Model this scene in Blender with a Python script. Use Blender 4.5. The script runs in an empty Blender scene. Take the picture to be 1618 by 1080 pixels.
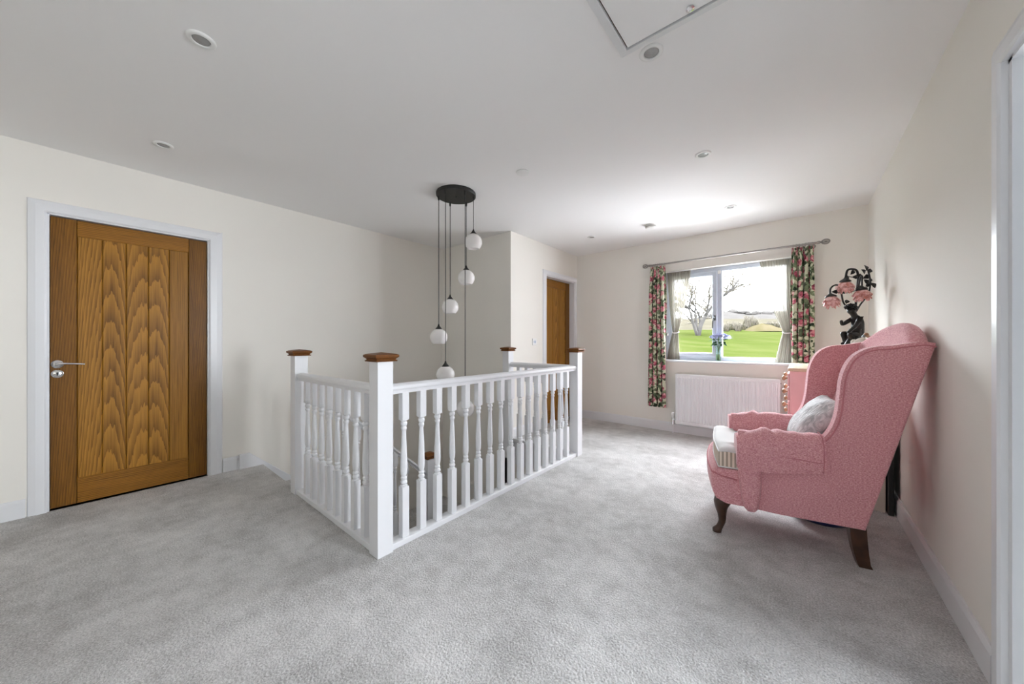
import bpy, bmesh, math, random
from mathutils import Vector, Matrix, Euler, noise
random.seed(7)
C = bpy.context.scene.collection
PI = math.pi
sc = bpy.context.scene

# ------------------------------------------------------------------ camera, sky, lights, exposure
H_CAM = 1.136
YAW = 0.6962
cam_d = bpy.data.cameras.new('camera')
cam_d.sensor_width = 36.0
cam_d.lens = 36.0 * 544.4 / 1618.0
cam_d.clip_start = 0.02
cam_d.clip_end = 2000
cam = bpy.data.objects.new('camera', cam_d)
C.objects.link(cam)
cam.location = (0, 0, H_CAM)
cam.rotation_euler = (PI / 2, 0, YAW)
sc.camera = cam

world = bpy.data.worlds.new('overcast_sky')
sc.world = world
world.use_nodes = True
wn = world.node_tree
bg = wn.nodes['Background']
bg.inputs['Color'].default_value = (0.89, 0.94, 1.0, 1)
bg.inputs['Strength'].default_value = 15.0

def area(name, loc, target, sx, sy, power, col):
    d = bpy.data.lights.new(name, 'AREA')
    d.shape = 'RECTANGLE'
    d.size = sx
    d.size_y = sy
    d.energy = power
    d.color = col
    o = bpy.data.objects.new(name, d)
    C.objects.link(o)
    o.location = loc
    o.rotation_euler = (Vector(target) - Vector(loc)).to_track_quat('-Z', 'Y').to_euler()
    return o

area('added_sky_fill', (-0.7, 9.2, 5.0), (-0.7, 4.67, 1.5), 9.0, 3.4, 800, (0.88, 0.94, 1.0))  # unseen lamp added above the view to strengthen the daylight
# portals guide the sky's own light through the openings; they give off nothing themselves
def portal(name, loc, target, sx, sy):
    o = area(name, loc, target, sx, sy, 1, (1, 1, 1))
    o.data.cycles.is_portal = True
portal('window_portal', (-0.70, 4.87, 1.47), (-0.70, 4.0, 1.47), 1.30, 1.15)
portal('rear_portal', (0.04, -2.45, 1.58), (0.04, -1.0, 1.58), 0.42, 0.42)
portal('side_room_portal', (3.93, 2.75, 1.425), (3.0, 2.75, 1.425), 2.0, 1.65)

sc.view_settings.view_transform = 'Standard'
sc.view_settings.look = 'None'
sc.view_settings.gamma = 1.0
sc.view_settings.use_curve_mapping = False
sc.view_settings.exposure = 1.22
sc.cycles.max_bounces = 10
sc.cycles.diffuse_bounces = 6
sc.cycles.transparent_max_bounces = 16
sc.cycles.caustics_reflective = False
sc.cycles.caustics_refractive = False
sc.cycles.sample_clamp_indirect = 6.0
sc.cycles.use_denoising = True

# ------------------------------------------------------------------ materials
def srgb(r, g, b):
    f = lambda c: (c / 12.92 if c <= 0.04045 else ((c + 0.055) / 1.055) ** 2.4)
    return (f(r / 255), f(g / 255), f(b / 255), 1)

def new_mat(name):
    m = bpy.data.materials.new(name)
    m.use_nodes = True
    return m, m.node_tree, m.node_tree.nodes['Principled BSDF']

def nd(nt, kind, **kw):
    n = nt.nodes.new(kind)
    for k, v in kw.items():
        setattr(n, k, v)
    return n

def plain(name, col, rough=0.5, metal=0.0, spec=0.5, bump=0.0, bscale=200, vary=0.0, vscale=3.0):
    m, nt, b = new_mat(name)
    b.inputs['Base Color'].default_value = col
    b.inputs['Roughness'].default_value = rough
    b.inputs['Metallic'].default_value = metal
    b.inputs['Specular IOR Level'].default_value = spec
    tc = nd(nt, 'ShaderNodeTexCoord')
    if bump:
        n = nd(nt, 'ShaderNodeTexNoise')
        n.inputs['Scale'].default_value = bscale
        n.inputs['Detail'].default_value = 4
        nt.links.new(tc.outputs['Object'], n.inputs['Vector'])
        bp = nd(nt, 'ShaderNodeBump')
        bp.inputs['Strength'].default_value = bump
        bp.inputs['Distance'].default_value = 0.002
        nt.links.new(n.outputs['Fac'], bp.inputs['Height'])
        nt.links.new(bp.outputs['Normal'], b.inputs['Normal'])
    if vary:
        n = nd(nt, 'ShaderNodeTexNoise')
        n.inputs['Scale'].default_value = vscale
        n.inputs['Detail'].default_value = 3
        nt.links.new(tc.outputs['Object'], n.inputs['Vector'])
        r = nd(nt, 'ShaderNodeValToRGB')
        r.color_ramp.elements[0].position = 0.3
        r.color_ramp.elements[1].position = 0.7
        r.color_ramp.elements[0].color = tuple(c * (1 - vary) for c in col[:3]) + (1,)
        r.color_ramp.elements[1].color = tuple(min(1, c * (1 + vary)) for c in col[:3]) + (1,)
        nt.links.new(n.outputs['Fac'], r.inputs['Fac'])
        nt.links.new(r.outputs['Color'], b.inputs['Base Color'])
    return m

M = {}
M['wall'] = plain('cream_wall_paint', (0.84, 0.81, 0.75, 1), 0.75, spec=0.25, bump=0.12, bscale=120, vary=0.012, vscale=1.3)
M['ceiling'] = plain('white_ceiling_paint', (0.88, 0.87, 0.86, 1), 0.85, spec=0.2, bump=0.08, bscale=90)
M['white'] = plain('white_gloss_paint', (0.78, 0.785, 0.80, 1), 0.3, spec=0.45, bump=0.03, bscale=60)
M['trim'] = plain('white_satin_paint', (0.76, 0.765, 0.775, 1), 0.4, spec=0.4)
M['upvc'] = plain('white_window_plastic', (0.56, 0.61, 0.70, 1), 0.35)
M['plastic'] = plain('white_plastic', (0.82, 0.82, 0.80, 1), 0.35)
M['rad'] = plain('white_radiator_enamel', (0.80, 0.81, 0.82, 1), 0.3)
M['sidewall'] = plain('bounce_cutting_grey', (0.30, 0.32, 0.35, 1), 0.8)  # dark tone chosen to cut light bounced onto the door jamb
M['chrome'] = plain('chrome', (0.85, 0.86, 0.88, 1), 0.12, metal=1.0)
M['steel'] = plain('brushed_grey_metal', (0.36, 0.34, 0.32, 1), 0.35, metal=0.9)
M['black'] = plain('matt_black_metal', (0.012, 0.012, 0.011, 1), 0.42)
M['dark'] = plain('flat_black', (0.01, 0.01, 0.01, 1), 0.6)  # plain black of the keyhole and the thin panel
M['bronze'] = plain('dark_bronze', (0.022, 0.020, 0.019, 1), 0.38, metal=0.35, bump=0.3, bscale=60)
M['bulb'] = plain('grey_lamp_glass', (0.35, 0.35, 0.34, 1), 0.15, bump=0.6, bscale=140)
M['opal'] = plain('white_opal_glass', (0.90, 0.88, 0.86, 1), 0.25)
M['pinkpaint'] = plain('pink_painted_wood', srgb(232, 190, 190), 0.5, vary=0.03, vscale=6)
M['offwhite'] = plain('off_white_board', srgb(214, 206, 190), 0.6, vary=0.03, vscale=5)
M['blue'] = plain('dark_blue_plastic', (0.012, 0.016, 0.10, 1), 0.35)
M['petal_white'] = plain('lilac_white_petals', (0.42, 0.43, 0.58, 1), 0.8, vary=0.12, vscale=120)
M['leafgreen'] = plain('dark_green_leaf', (0.016, 0.055, 0.022, 1), 0.9, spec=0.1, vary=0.3, vscale=60)
M['stem'] = plain('green_stem', (0.10, 0.16, 0.04, 1), 0.5)
M['dove'] = plain('cream_glazed_ceramic', (0.78, 0.74, 0.66, 1), 0.25, vary=0.05, vscale=40)
M['dovehead'] = plain('slate_grey_glaze', (0.16, 0.18, 0.19, 1), 0.3)
M['brownwood'] = plain('carved_brown_wood', (0.30, 0.17, 0.085, 1), 0.45, vary=0.4, vscale=70)
M['walnut'] = plain('dark_polished_walnut', (0.055, 0.022, 0.011, 1), 0.3, vary=0.35, vscale=25)
M['toebrass'] = plain('aged_gold_knob', (0.42, 0.24, 0.14, 1), 0.25, metal=0.35)

def wood(name, c1, c2, axis='Z', ring=26.0, rough=0.42, stretch=0.06, figure=0.5):
    m, nt, b = new_mat(name)
    L = nt.links.new
    tc = nd(nt, 'ShaderNodeTexCoord')
    oi = nd(nt, 'ShaderNodeObjectInfo')
    mul = nd(nt, 'ShaderNodeVectorMath', operation='SCALE')
    cmb = nd(nt, 'ShaderNodeCombineXYZ')
    sub = nd(nt, 'ShaderNodeMath', operation='SUBTRACT')
    sub.inputs[1].default_value = 0.5
    L(oi.outputs['Random'], sub.inputs[0])
    k = nd(nt, 'ShaderNodeMath', operation='MULTIPLY')
    k.inputs[1].default_value = 9.0
    L(oi.outputs['Random'], k.inputs[0])
    mm = {'X': (stretch, 1, 1), 'Y': (1, stretch, 1), 'Z': (1, 1, stretch)}[axis]
    mp = nd(nt, 'ShaderNodeMapping')
    mp.inputs['Scale'].default_value = mm
    L(tc.outputs['Object'], mp.inputs['Vector'])
    add = nd(nt, 'ShaderNodeVectorMath', operation='ADD')
    for i in range(3):
        L(sub.outputs[0] if i < 2 else k.outputs[0], cmb.inputs[i])
    sc_ = nd(nt, 'ShaderNodeVectorMath', operation='MULTIPLY')
    sc_.inputs[1].default_value = (0.05, 0.10, 0.05)
    L(cmb.outputs[0], sc_.inputs[0])
    L(mp.outputs[0], add.inputs[0])
    L(sc_.outputs[0], add.inputs[1])
    w = nd(nt, 'ShaderNodeTexWave', wave_type='RINGS', rings_direction='SPHERICAL', wave_profile='SAW')
    w.inputs['Scale'].default_value = ring
    w.inputs['Distortion'].default_value = 3.2
    w.inputs['Detail'].default_value = 3
    w.inputs['Detail Scale'].default_value = 1.1
    L(add.outputs[0], w.inputs['Vector'])
    n = nd(nt, 'ShaderNodeTexNoise')
    n.inputs['Scale'].default_value = 130
    n.inputs['Detail'].default_value = 5
    n.inputs['Roughness'].default_value = 0.7
    L(mp.outputs[0], n.inputs['Vector'])
    n2 = nd(nt, 'ShaderNodeTexNoise')
    n2.inputs['Scale'].default_value = 9
    L(add.outputs[0], n2.inputs['Vector'])
    a1 = nd(nt, 'ShaderNodeMath', operation='MULTIPLY_ADD')
    a1.inputs[1].default_value = figure
    L(w.outputs['Fac'], a1.inputs[0])
    s1 = nd(nt, 'ShaderNodeMath', operation='MULTIPLY')
    s1.inputs[1].default_value = 0.75
    L(n.outputs['Fac'], s1.inputs[0])
    L(s1.outputs[0], a1.inputs[2])
    a2 = nd(nt, 'ShaderNodeMath', operation='MULTIPLY_ADD')
    a2.inputs[1].default_value = 0.45
    L(n2.outputs['Fac'], a2.inputs[0])
    L(a1.outputs[0], a2.inputs[2])
    r = nd(nt, 'ShaderNodeValToRGB')
    r.color_ramp.elements[0].position = 0.45
    r.color_ramp.elements[1].position = 1.0
    r.color_ramp.elements[0].color = c1
    r.color_ramp.elements[1].color = c2
    L(a2.outputs[0], r.inputs['Fac'])
    L(r.outputs['Color'], b.inputs['Base Color'])
    b.inputs['Roughness'].default_value = rough
    b.inputs['Specular IOR Level'].default_value = 0.25
    bp = nd(nt, 'ShaderNodeBump')
    bp.inputs['Strength'].default_value = 0.25
    bp.inputs['Distance'].default_value = 0.001
    L(n.outputs['Fac'], bp.inputs['Height'])
    L(bp.outputs['Normal'], b.inputs['Normal'])
    return m

OAK1, OAK2 = srgb(92, 58, 14), srgb(174, 122, 44)
M['oak_v'] = wood('oak_vertical_grain', OAK1, OAK2, 'Z', ring=62.0, figure=0.40, stretch=0.026)
M['oak_s'] = wood('dark_oak_stile_grain', srgb(78, 47, 8), srgb(140, 94, 28), 'Z', ring=45.0, figure=0.3, stretch=0.04)
M['oak_h'] = wood('oak_horizontal_grain', OAK1, srgb(152, 102, 30), 'Y')
M['cap'] = wood('dark_oak_cap', srgb(78, 44, 18), srgb(130, 82, 38), 'X', figure=0.3)
M['paleoak'] = wood('pale_oak_top', srgb(196, 172, 140), srgb(226, 208, 182), 'Y', figure=0.3)

def carpet():
    m, nt, b = new_mat('grey_twist_carpet')
    L = nt.links.new
    tc = nd(nt, 'ShaderNodeTexCoord')
    def nz(scale, detail, rough=0.5):
        n = nd(nt, 'ShaderNodeTexNoise')
        n.inputs['Scale'].default_value = scale
        n.inputs['Detail'].default_value = detail
        n.inputs['Roughness'].default_value = rough
        L(tc.outputs['Object'], n.inputs['Vector'])
        return n
    big = nz(2.2, 5, 0.62)
    mid = nz(14, 3)
    fine = nz(135, 3, 0.8)
    v = nd(nt, 'ShaderNodeTexVoronoi')
    v.inputs['Scale'].default_value = 110
    L(tc.outputs['Object'], v.inputs['Vector'])
    s = nd(nt, 'ShaderNodeMath', operation='MULTIPLY_ADD')
    s.inputs[1].default_value = 0.70
    L(big.outputs['Fac'], s.inputs[0])
    s2 = nd(nt, 'ShaderNodeMath', operation='MULTIPLY_ADD')
    s2.inputs[1].default_value = 0.3
    L(mid.outputs['Fac'], s2.inputs[0])
    s3 = nd(nt, 'ShaderNodeMath', operation='MULTIPLY')
    s3.inputs[1].default_value = 1.25
    L(fine.outputs['Fac'], s3.inputs[0])
    L(s3.outputs[0], s2.inputs[2])
    L(s2.outputs[0], s.inputs[2])
    r = nd(nt, 'ShaderNodeValToRGB')
    r.color_ramp.elements[0].position = 0.46
    r.color_ramp.elements[1].position = 0.66
    r.color_ramp.elements[0].color = (0.37, 0.36, 0.345, 1)
    r.color_ramp.elements[1].color = (0.80, 0.785, 0.77, 1)
    hv = nd(nt, 'ShaderNodeMath', operation='MULTIPLY')
    hv.inputs[1].default_value = 0.5
    L(s.outputs[0], hv.inputs[0])
    L(hv.outputs[0], r.inputs['Fac'])
    L(r.outputs['Color'], b.inputs['Base Color'])
    b.inputs['Roughness'].default_value = 1.0
    b.inputs['Specular IOR Level'].default_value = 0.05
    b.inputs['Sheen Weight'].default_value = 0.25
    h = nd(nt, 'ShaderNodeMath', operation='MULTIPLY_ADD')
    h.inputs[1].default_value = -0.6
    L(v.outputs['Distance'], h.inputs[0])
    L(fine.outputs['Fac'], h.inputs[2])
    bp = nd(nt, 'ShaderNodeBump')
    bp.inputs['Strength'].default_value = 0.9
    bp.inputs['Distance'].default_value = 0.008
    L(h.outputs[0], bp.inputs['Height'])
    L(bp.outputs['Normal'], b.inputs['Normal'])
    return m
M['carpet'] = carpet()

def tweed(name, c1, c2, c3):
    m, nt, b = new_mat(name)
    L = nt.links.new
    tc = nd(nt, 'ShaderNodeTexCoord')
    n = nd(nt, 'ShaderNodeTexNoise')
    n.inputs['Scale'].default_value = 260
    n.inputs['Detail'].default_value = 4
    n.inputs['Roughness'].default_value = 0.75
    mp = nd(nt, 'ShaderNodeMapping')
    mp.inputs['Scale'].default_value = (1, 1, 0.45)
    L(tc.outputs['Object'], mp.inputs['Vector'])
    L(mp.outputs[0], n.inputs['Vector'])
    n2 = nd(nt, 'ShaderNodeTexNoise')
    n2.inputs['Scale'].default_value = 330
    n2.inputs['Detail'].default_value = 2
    mp2 = nd(nt, 'ShaderNodeMapping')
    mp2.inputs['Scale'].default_value = (0.35, 0.35, 1)
    L(tc.outputs['Object'], mp2.inputs['Vector'])
    L(mp2.outputs[0], n2.inputs['Vector'])
    av = nd(nt, 'ShaderNodeMath', operation='ADD')
    L(n.outputs['Fac'], av.inputs[0])
    L(n2.outputs['Fac'], av.inputs[1])
    hf = nd(nt, 'ShaderNodeMath', operation='MULTIPLY')
    hf.inputs[1].default_value = 0.5
    L(av.outputs[0], hf.inputs[0])
    r = nd(nt, 'ShaderNodeValToRGB')
    e = r.color_ramp.elements
    e[0].position = 0.36
    e[1].position = 0.64
    e[0].color = c1
    e[1].color = c3
    x = e.new(0.5)
    x.color = c2
    L(hf.outputs[0], r.inputs['Fac'])
    L(r.outputs['Color'], b.inputs['Base Color'])
    b.inputs['Roughness'].default_value = 0.9
    b.inputs['Specular IOR Level'].default_value = 0.15
    b.inputs['Sheen Weight'].default_value = 0.35
    b.inputs['Sheen Roughness'].default_value = 0.4
    bp = nd(nt, 'ShaderNodeBump')
    bp.inputs['Strength'].default_value = 0.35
    bp.inputs['Distance'].default_value = 0.0015
    L(hf.outputs[0], bp.inputs['Height'])
    L(bp.outputs['Normal'], b.inputs['Normal'])
    return m
M['pink'] = tweed('pink_tweed_wool', srgb(184, 114, 121), srgb(216, 151, 156), srgb(240, 196, 198))
M['pinkpipe'] = plain('pink_piping_cord', srgb(198, 126, 132), 0.85, spec=0.15)
M['cushiontop'] = plain('white_cotton', (0.80, 0.79, 0.78, 1), 0.9, spec=0.1, bump=0.2, bscale=150)

def striped():
    m, nt, b = new_mat('grey_cream_ticking_stripe')
    L = nt.links.new
    uv = nd(nt, 'ShaderNodeUVMap')
    w = nd(nt, 'ShaderNodeTexWave', wave_type='BANDS', bands_direction='X')
    w.inputs['Scale'].default_value = 15.0
    L(uv.outputs['UV'], w.inputs['Vector'])
    r = nd(nt, 'ShaderNodeValToRGB')
    r.color_ramp.elements[0].position = 0.42
    r.color_ramp.elements[1].position = 0.55
    r.color_ramp.elements[0].color = srgb(170, 156, 140)
    r.color_ramp.elements[1].color = srgb(232, 216, 200)
    L(w.outputs['Fac'], r.inputs['Fac'])
    L(r.outputs['Color'], b.inputs['Base Color'])
    b.inputs['Roughness'].default_value = 0.9
    return m
M['stripe'] = striped()

def furry():
    m, nt, b = new_mat('silver_grey_plush')
    L = nt.links.new
    tc = nd(nt, 'ShaderNodeTexCoord')
    n = nd(nt, 'ShaderNodeTexNoise')
    n.inputs['Scale'].default_value = 26
    n.inputs['Detail'].default_value = 5
    n.inputs['Distortion'].default_value = 1.6
    mp = nd(nt, 'ShaderNodeMapping')
    mp.inputs['Scale'].default_value = (1, 1.6, 0.5)
    L(tc.outputs['Object'], mp.inputs['Vector'])
    L(mp.outputs[0], n.inputs['Vector'])
    r = nd(nt, 'ShaderNodeValToRGB')
    r.color_ramp.elements[0].position = 0.38
    r.color_ramp.elements[1].position = 0.66
    r.color_ramp.elements[0].color = (0.40, 0.41, 0.42, 1)
    r.color_ramp.elements[1].color = (0.74, 0.74, 0.74, 1)
    L(n.outputs['Fac'], r.inputs['Fac'])
    L(r.outputs['Color'], b.inputs['Base Color'])
    b.inputs['Roughness'].default_value = 0.8
    b.inputs['Sheen Weight'].default_value = 0.5
    bp = nd(nt, 'ShaderNodeBump')
    bp.inputs['Strength'].default_value = 0.7
    bp.inputs['Distance'].default_value = 0.01
    L(n.outputs['Fac'], bp.inputs['Height'])
    L(bp.outputs['Normal'], b.inputs['Normal'])
    return m
M['plush'] = furry()

def floral():
    m, nt, b = new_mat('rose_floral_cotton')
    L = nt.links.new
    uv = nd(nt, 'ShaderNodeUVMap')
    ns = nd(nt, 'ShaderNodeTexNoise')
    ns.inputs['Scale'].default_value = 30
    ns.inputs['Detail'].default_value = 3
    L(uv.outputs['UV'], ns.inputs['Vector'])
    dis = nd(nt, 'ShaderNodeVectorMath', operation='MULTIPLY_ADD')
    dis.inputs[1].default_value = (0.05, 0.05, 0.0)
    L(ns.outputs['Color'], dis.inputs[0])
    L(uv.outputs['UV'], dis.inputs[2])
    # leaves
    v1 = nd(nt, 'ShaderNodeTexVoronoi', voronoi_dimensions='2D')
    v1.inputs['Scale'].default_value = 36
    L(dis.outputs[0], v1.inputs['Vector'])
    s1 = nd(nt, 'ShaderNodeSeparateColor')
    L(v1.outputs['Color'], s1.inputs[0])
    g1 = nd(nt, 'ShaderNodeMath', operation='GREATER_THAN')
    g1.inputs[1].default_value = 0.46
    L(s1.outputs[0], g1.inputs[0])
    rl = nd(nt, 'ShaderNodeValToRGB')
    rl.color_ramp.elements[0].color = srgb(40, 52, 40)
    rl.color_ramp.elements[1].color = srgb(128, 140, 108)
    L(s1.outputs[1], rl.inputs['Fac'])
    bgc = nd(nt, 'ShaderNodeMix', data_type='RGBA')
    bgc.inputs['A'].default_value = srgb(212, 208, 184)
    bgc.inputs['B'].default_value = srgb(180, 186, 160)
    L(ns.outputs['Fac'], bgc.inputs['Factor'])
    mx1 = nd(nt, 'ShaderNodeMix', data_type='RGBA')
    L(g1.outputs[0], mx1.inputs['Factor'])
    L(bgc.outputs['Result'], mx1.inputs['A'])
    L(rl.outputs['Color'], mx1.inputs['B'])
    # roses
    v2 = nd(nt, 'ShaderNodeTexVoronoi', voronoi_dimensions='2D')
    v2.inputs['Scale'].default_value = 9.5
    v2.inputs['Randomness'].default_value = 0.8
    L(uv.outputs['UV'], v2.inputs['Vector'])
    v3 = nd(nt, 'ShaderNodeTexVoronoi', voronoi_dimensions='2D')
    v3.inputs['Scale'].default_value = 52
    L(dis.outputs[0], v3.inputs['Vector'])
    s3 = nd(nt, 'ShaderNodeSeparateColor')
    L(v3.outputs['Color'], s3.inputs[0])
    rr = nd(nt, 'ShaderNodeValToRGB')
    e = rr.color_ramp.elements
    e[0].color = srgb(108, 42, 58)
    e[1].color = srgb(228, 192, 186)
    x = e.new(0.45)
    x.color = srgb(190, 98, 116)
    L(s3.outputs[0], rr.inputs['Fac'])
    dd = nd(nt, 'ShaderNodeMath', operation='MULTIPLY_ADD')
    dd.inputs[1].default_value = 0.35
    L(ns.outputs['Fac'], dd.inputs[0])
    L(v2.outputs['Distance'], dd.inputs[2])
    lt = nd(nt, 'ShaderNodeMath', operation='LESS_THAN')
    lt.inputs[1].default_value = 0.50
    L(dd.outputs[0], lt.inputs[0])
    mx2 = nd(nt, 'ShaderNodeMix', data_type='RGBA')
    L(lt.outputs[0], mx2.inputs['Factor'])
    L(mx1.outputs['Result'], mx2.inputs['A'])
    L(rr.outputs['Color'], mx2.inputs['B'])
    L(mx2.outputs['Result'], b.inputs['Base Color'])
    b.inputs['Roughness'].default_value = 0.9
    b.inputs['Specular IOR Level'].default_value = 0.1
    return m
M['floral'] = floral()

def net():
    m, nt, b = new_mat('cream_voile')
    L = nt.links.new
    out = nt.nodes['Material Output']
    tr = nd(nt, 'ShaderNodeBsdfTransparent')
    tl = nd(nt, 'ShaderNodeBsdfTranslucent')
    df = nd(nt, 'ShaderNodeBsdfDiffuse')
    tl.inputs['Color'].default_value = (0.105, 0.098, 0.082, 1)
    df.inputs['Color'].default_value = (0.62, 0.59, 0.50, 1)
    m1 = nd(nt, 'ShaderNodeMixShader')
    m1.inputs[0].default_value = 0.45
    L(tl.outputs[0], m1.inputs[1])
    L(df.outputs[0], m1.inputs[2])
    m2 = nd(nt, 'ShaderNodeMixShader')
    m2.inputs[0].default_value = 0.975
    L(tr.outputs[0], m2.inputs[1])
    L(m1.outputs[0], m2.inputs[2])
    L(m2.outputs[0], out.inputs['Surface'])
    return m
M['net'] = net()

def glass(name='window_glass', tint=(1, 1, 1, 1), refl=0.06):
    m, nt, b = new_mat(name)
    L = nt.links.new
    out = nt.nodes['Material Output']
    tr = nd(nt, 'ShaderNodeBsdfTransparent')
    tr.inputs['Color'].default_value = tint
    gl = nd(nt, 'ShaderNodeBsdfGlossy')
    gl.inputs['Roughness'].default_value = 0.02
    fr = nd(nt, 'ShaderNodeFresnel')
    fr.inputs['IOR'].default_value = 1.35
    mx = nd(nt, 'ShaderNodeMixShader')
    ge = nd(nt, 'ShaderNodeNewGeometry')
    fk = nd(nt, 'ShaderNodeMath', operation='MULTIPLY')
    inv = nd(nt, 'ShaderNodeMath', operation='SUBTRACT')
    inv.inputs[0].default_value = 1.0
    L(ge.outputs['Backfacing'], inv.inputs[1])
    L(fr.outputs[0], fk.inputs[0])
    L(inv.outputs[0], fk.inputs[1])
    L(fk.outputs[0], mx.inputs[0])
    L(tr.outputs[0], mx.inputs[1])
    L(gl.outputs[0], mx.inputs[2])
    L(mx.outputs[0], out.inputs['Surface'])
    return m
M['glass'] = glass()
M['vaseglass'] = glass('clear_vase_glass', (0.88, 0.93, 0.92, 1))
M['water'] = glass('vase_water', (0.86, 0.90, 0.70, 1))

def rose_glass():
    m, nt, b = new_mat('peach_pink_frosted_glass')
    L = nt.links.new
    tc = nd(nt, 'ShaderNodeTexCoord')
    n = nd(nt, 'ShaderNodeTexNoise')
    n.inputs['Scale'].default_value = 38
    n.inputs['Detail'].default_value = 3
    L(tc.outputs['Object'], n.inputs['Vector'])
    r = nd(nt, 'ShaderNodeValToRGB')
    r.color_ramp.elements[0].position = 0.35
    r.color_ramp.elements[1].position = 0.68
    r.color_ramp.elements[0].color = srgb(196, 122, 110)
    r.color_ramp.elements[1].color = srgb(248, 206, 204)
    L(n.outputs['Fac'], r.inputs['Fac'])
    L(r.outputs['Color'], b.inputs['Base Color'])
    b.inputs['Roughness'].default_value = 0.4
    return m
M['roseglass'] = rose_glass()

def land(name, c1, c2, scale=0.4, stretch=(1, 1, 1)):
    m, nt, b = new_mat(name)
    L = nt.links.new
    tc = nd(nt, 'ShaderNodeTexCoord')
    mp = nd(nt, 'ShaderNodeMapping')
    mp.inputs['Scale'].default_value = stretch
    L(tc.outputs['Object'], mp.inputs['Vector'])
    n = nd(nt, 'ShaderNodeTexNoise')
    n.inputs['Scale'].default_value = scale
    n.inputs['Detail'].default_value = 5
    n.inputs['Roughness'].default_value = 0.65
    L(mp.outputs[0], n.inputs['Vector'])
    r = nd(nt, 'ShaderNodeValToRGB')
    r.color_ramp.elements[0].position = 0.36
    r.color_ramp.elements[1].position = 0.62
    r.color_ramp.elements[0].color = c1
    r.color_ramp.elements[1].color = c2
    L(n.outputs['Fac'], r.inputs['Fac'])
    L(r.outputs['Color'], b.inputs['Base Color'])
    b.inputs['Roughness'].default_value = 1.0
    b.inputs['Specular IOR Level'].default_value = 0.0
    return m
M['grass'] = land('pasture_grass', (0.0157, 0.0212, 0.0047, 1), (0.0226, 0.0261, 0.0084, 1), 0.25, (0.5, 1.2, 1))
M['fallow'] = land('fallow_field', (0.0239, 0.0218, 0.0161, 1), (0.0322, 0.0291, 0.0218, 1), 0.12)
M['mound'] = land('dry_earth_mound', (0.0260, 0.0229, 0.0114, 1), (0.0343, 0.0286, 0.0177, 1), 0.5)
M['wood_far'] = land('bare_winter_woodland', (0.0239, 0.0224, 0.0208, 1), (0.0322, 0.0302, 0.0286, 1), 0.3)
M['hedge'] = land('bare_hedge', (0.0104, 0.0114, 0.0073, 1), (0.0250, 0.0218, 0.0146, 1), 1.2)
M['reflector'] = land('pale_reflector_slab', (0.22, 0.215, 0.20, 1), (0.30, 0.29, 0.275, 1), 2.0)
M['bark'] = plain('pale_bare_bark', (0.0130, 0.0109, 0.0091, 1), 0.9, vary=0.3, vscale=4)
M['twig'] = plain('straw_coloured_twigs', (0.0343, 0.0286, 0.0187, 1), 0.9, vary=0.3, vscale=3)

# ------------------------------------------------------------------ mesh helpers
def obj(name, bm, mat=None, parent=None, smooth=False, auto=None, world=False):
    """links ONE mesh object; with world=True the mesh was written in world coordinates and is moved into the root's frame"""
    if world and parent is not None:
        r = parent
        while r.parent is not None:
            r = r.parent
        inv = (Matrix.Translation(r.location) @ r.rotation_euler.to_matrix().to_4x4()).inverted()
        bm.transform(inv)
    bmesh.ops.recalc_face_normals(bm, faces=bm.faces)
    me = bpy.data.meshes.new(name)
    bm.to_mesh(me)
    bm.free()
    if smooth:
        for p in me.polygons:
            p.use_smooth = True
        if auto:
            me.set_sharp_from_angle(angle=math.radians(auto))
    if mat is not None:
        for mm in (mat if isinstance(mat, (list, tuple)) else [mat]):
            me.materials.append(mm)
    o = bpy.data.objects.new(name, me)
    C.objects.link(o)
    if parent is not None:
        o.parent = parent
    return o

def tag(o, label=None, cat=None, group=None, kind=None):
    if label: o['label'] = label
    if cat: o['category'] = cat
    if group: o['group'] = group
    if kind: o['kind'] = kind
    return o

def thing(name, label, cat, loc=(0, 0, 0), rz=0.0, group=None, kind=None):
    o = bpy.data.objects.new(name, None)
    o.empty_display_size = 0.05
    C.objects.link(o)
    o.location = loc
    o.rotation_euler = (0, 0, rz)
    return tag(o, label, cat, group, kind)

def NB():
    return bmesh.new()

def box(bm, x0, x1, y0, y1, z0, z1, bev=0.0, seg=2):
    vs = [bm.verts.new((x, y, z)) for x in (x0, x1) for y in (y0, y1) for z in (z0, z1)]
    fs = []
    for q in ((0, 1, 3, 2), (4, 6, 7, 5), (0, 4, 5, 1), (2, 3, 7, 6), (0, 2, 6, 4), (1, 5, 7, 3)):
        fs.append(bm.faces.new([vs[i] for i in q]))
    if bev:
        es = list({e for f in fs for e in f.edges})
        bmesh.ops.bevel(bm, geom=es, offset=bev, segments=seg, profile=0.5, affect='EDGES')
    return bm

def prism(bm, poly, fn, a, b, bev=0.0, seg=2):
    """poly of (u,v); fn(u,v,t) -> xyz; extruded from t=a to t=b"""
    A = [bm.verts.new(fn(u, v, a)) for u, v in poly]
    B = [bm.verts.new(fn(u, v, b)) for u, v in poly]
    n = len(poly)
    f1 = bm.faces.new(A)
    f2 = bm.faces.new(B[::-1])
    for i in range(n):
        bm.faces.new((A[i], B[i], B[(i + 1) % n], A[(i + 1) % n]))
    if bev:
        es = list({e for f in (f1, f2) for e in f.edges})
        bmesh.ops.bevel(bm, geom=es, offset=bev, segments=seg, profile=0.5, affect='EDGES')
    return bm

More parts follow.
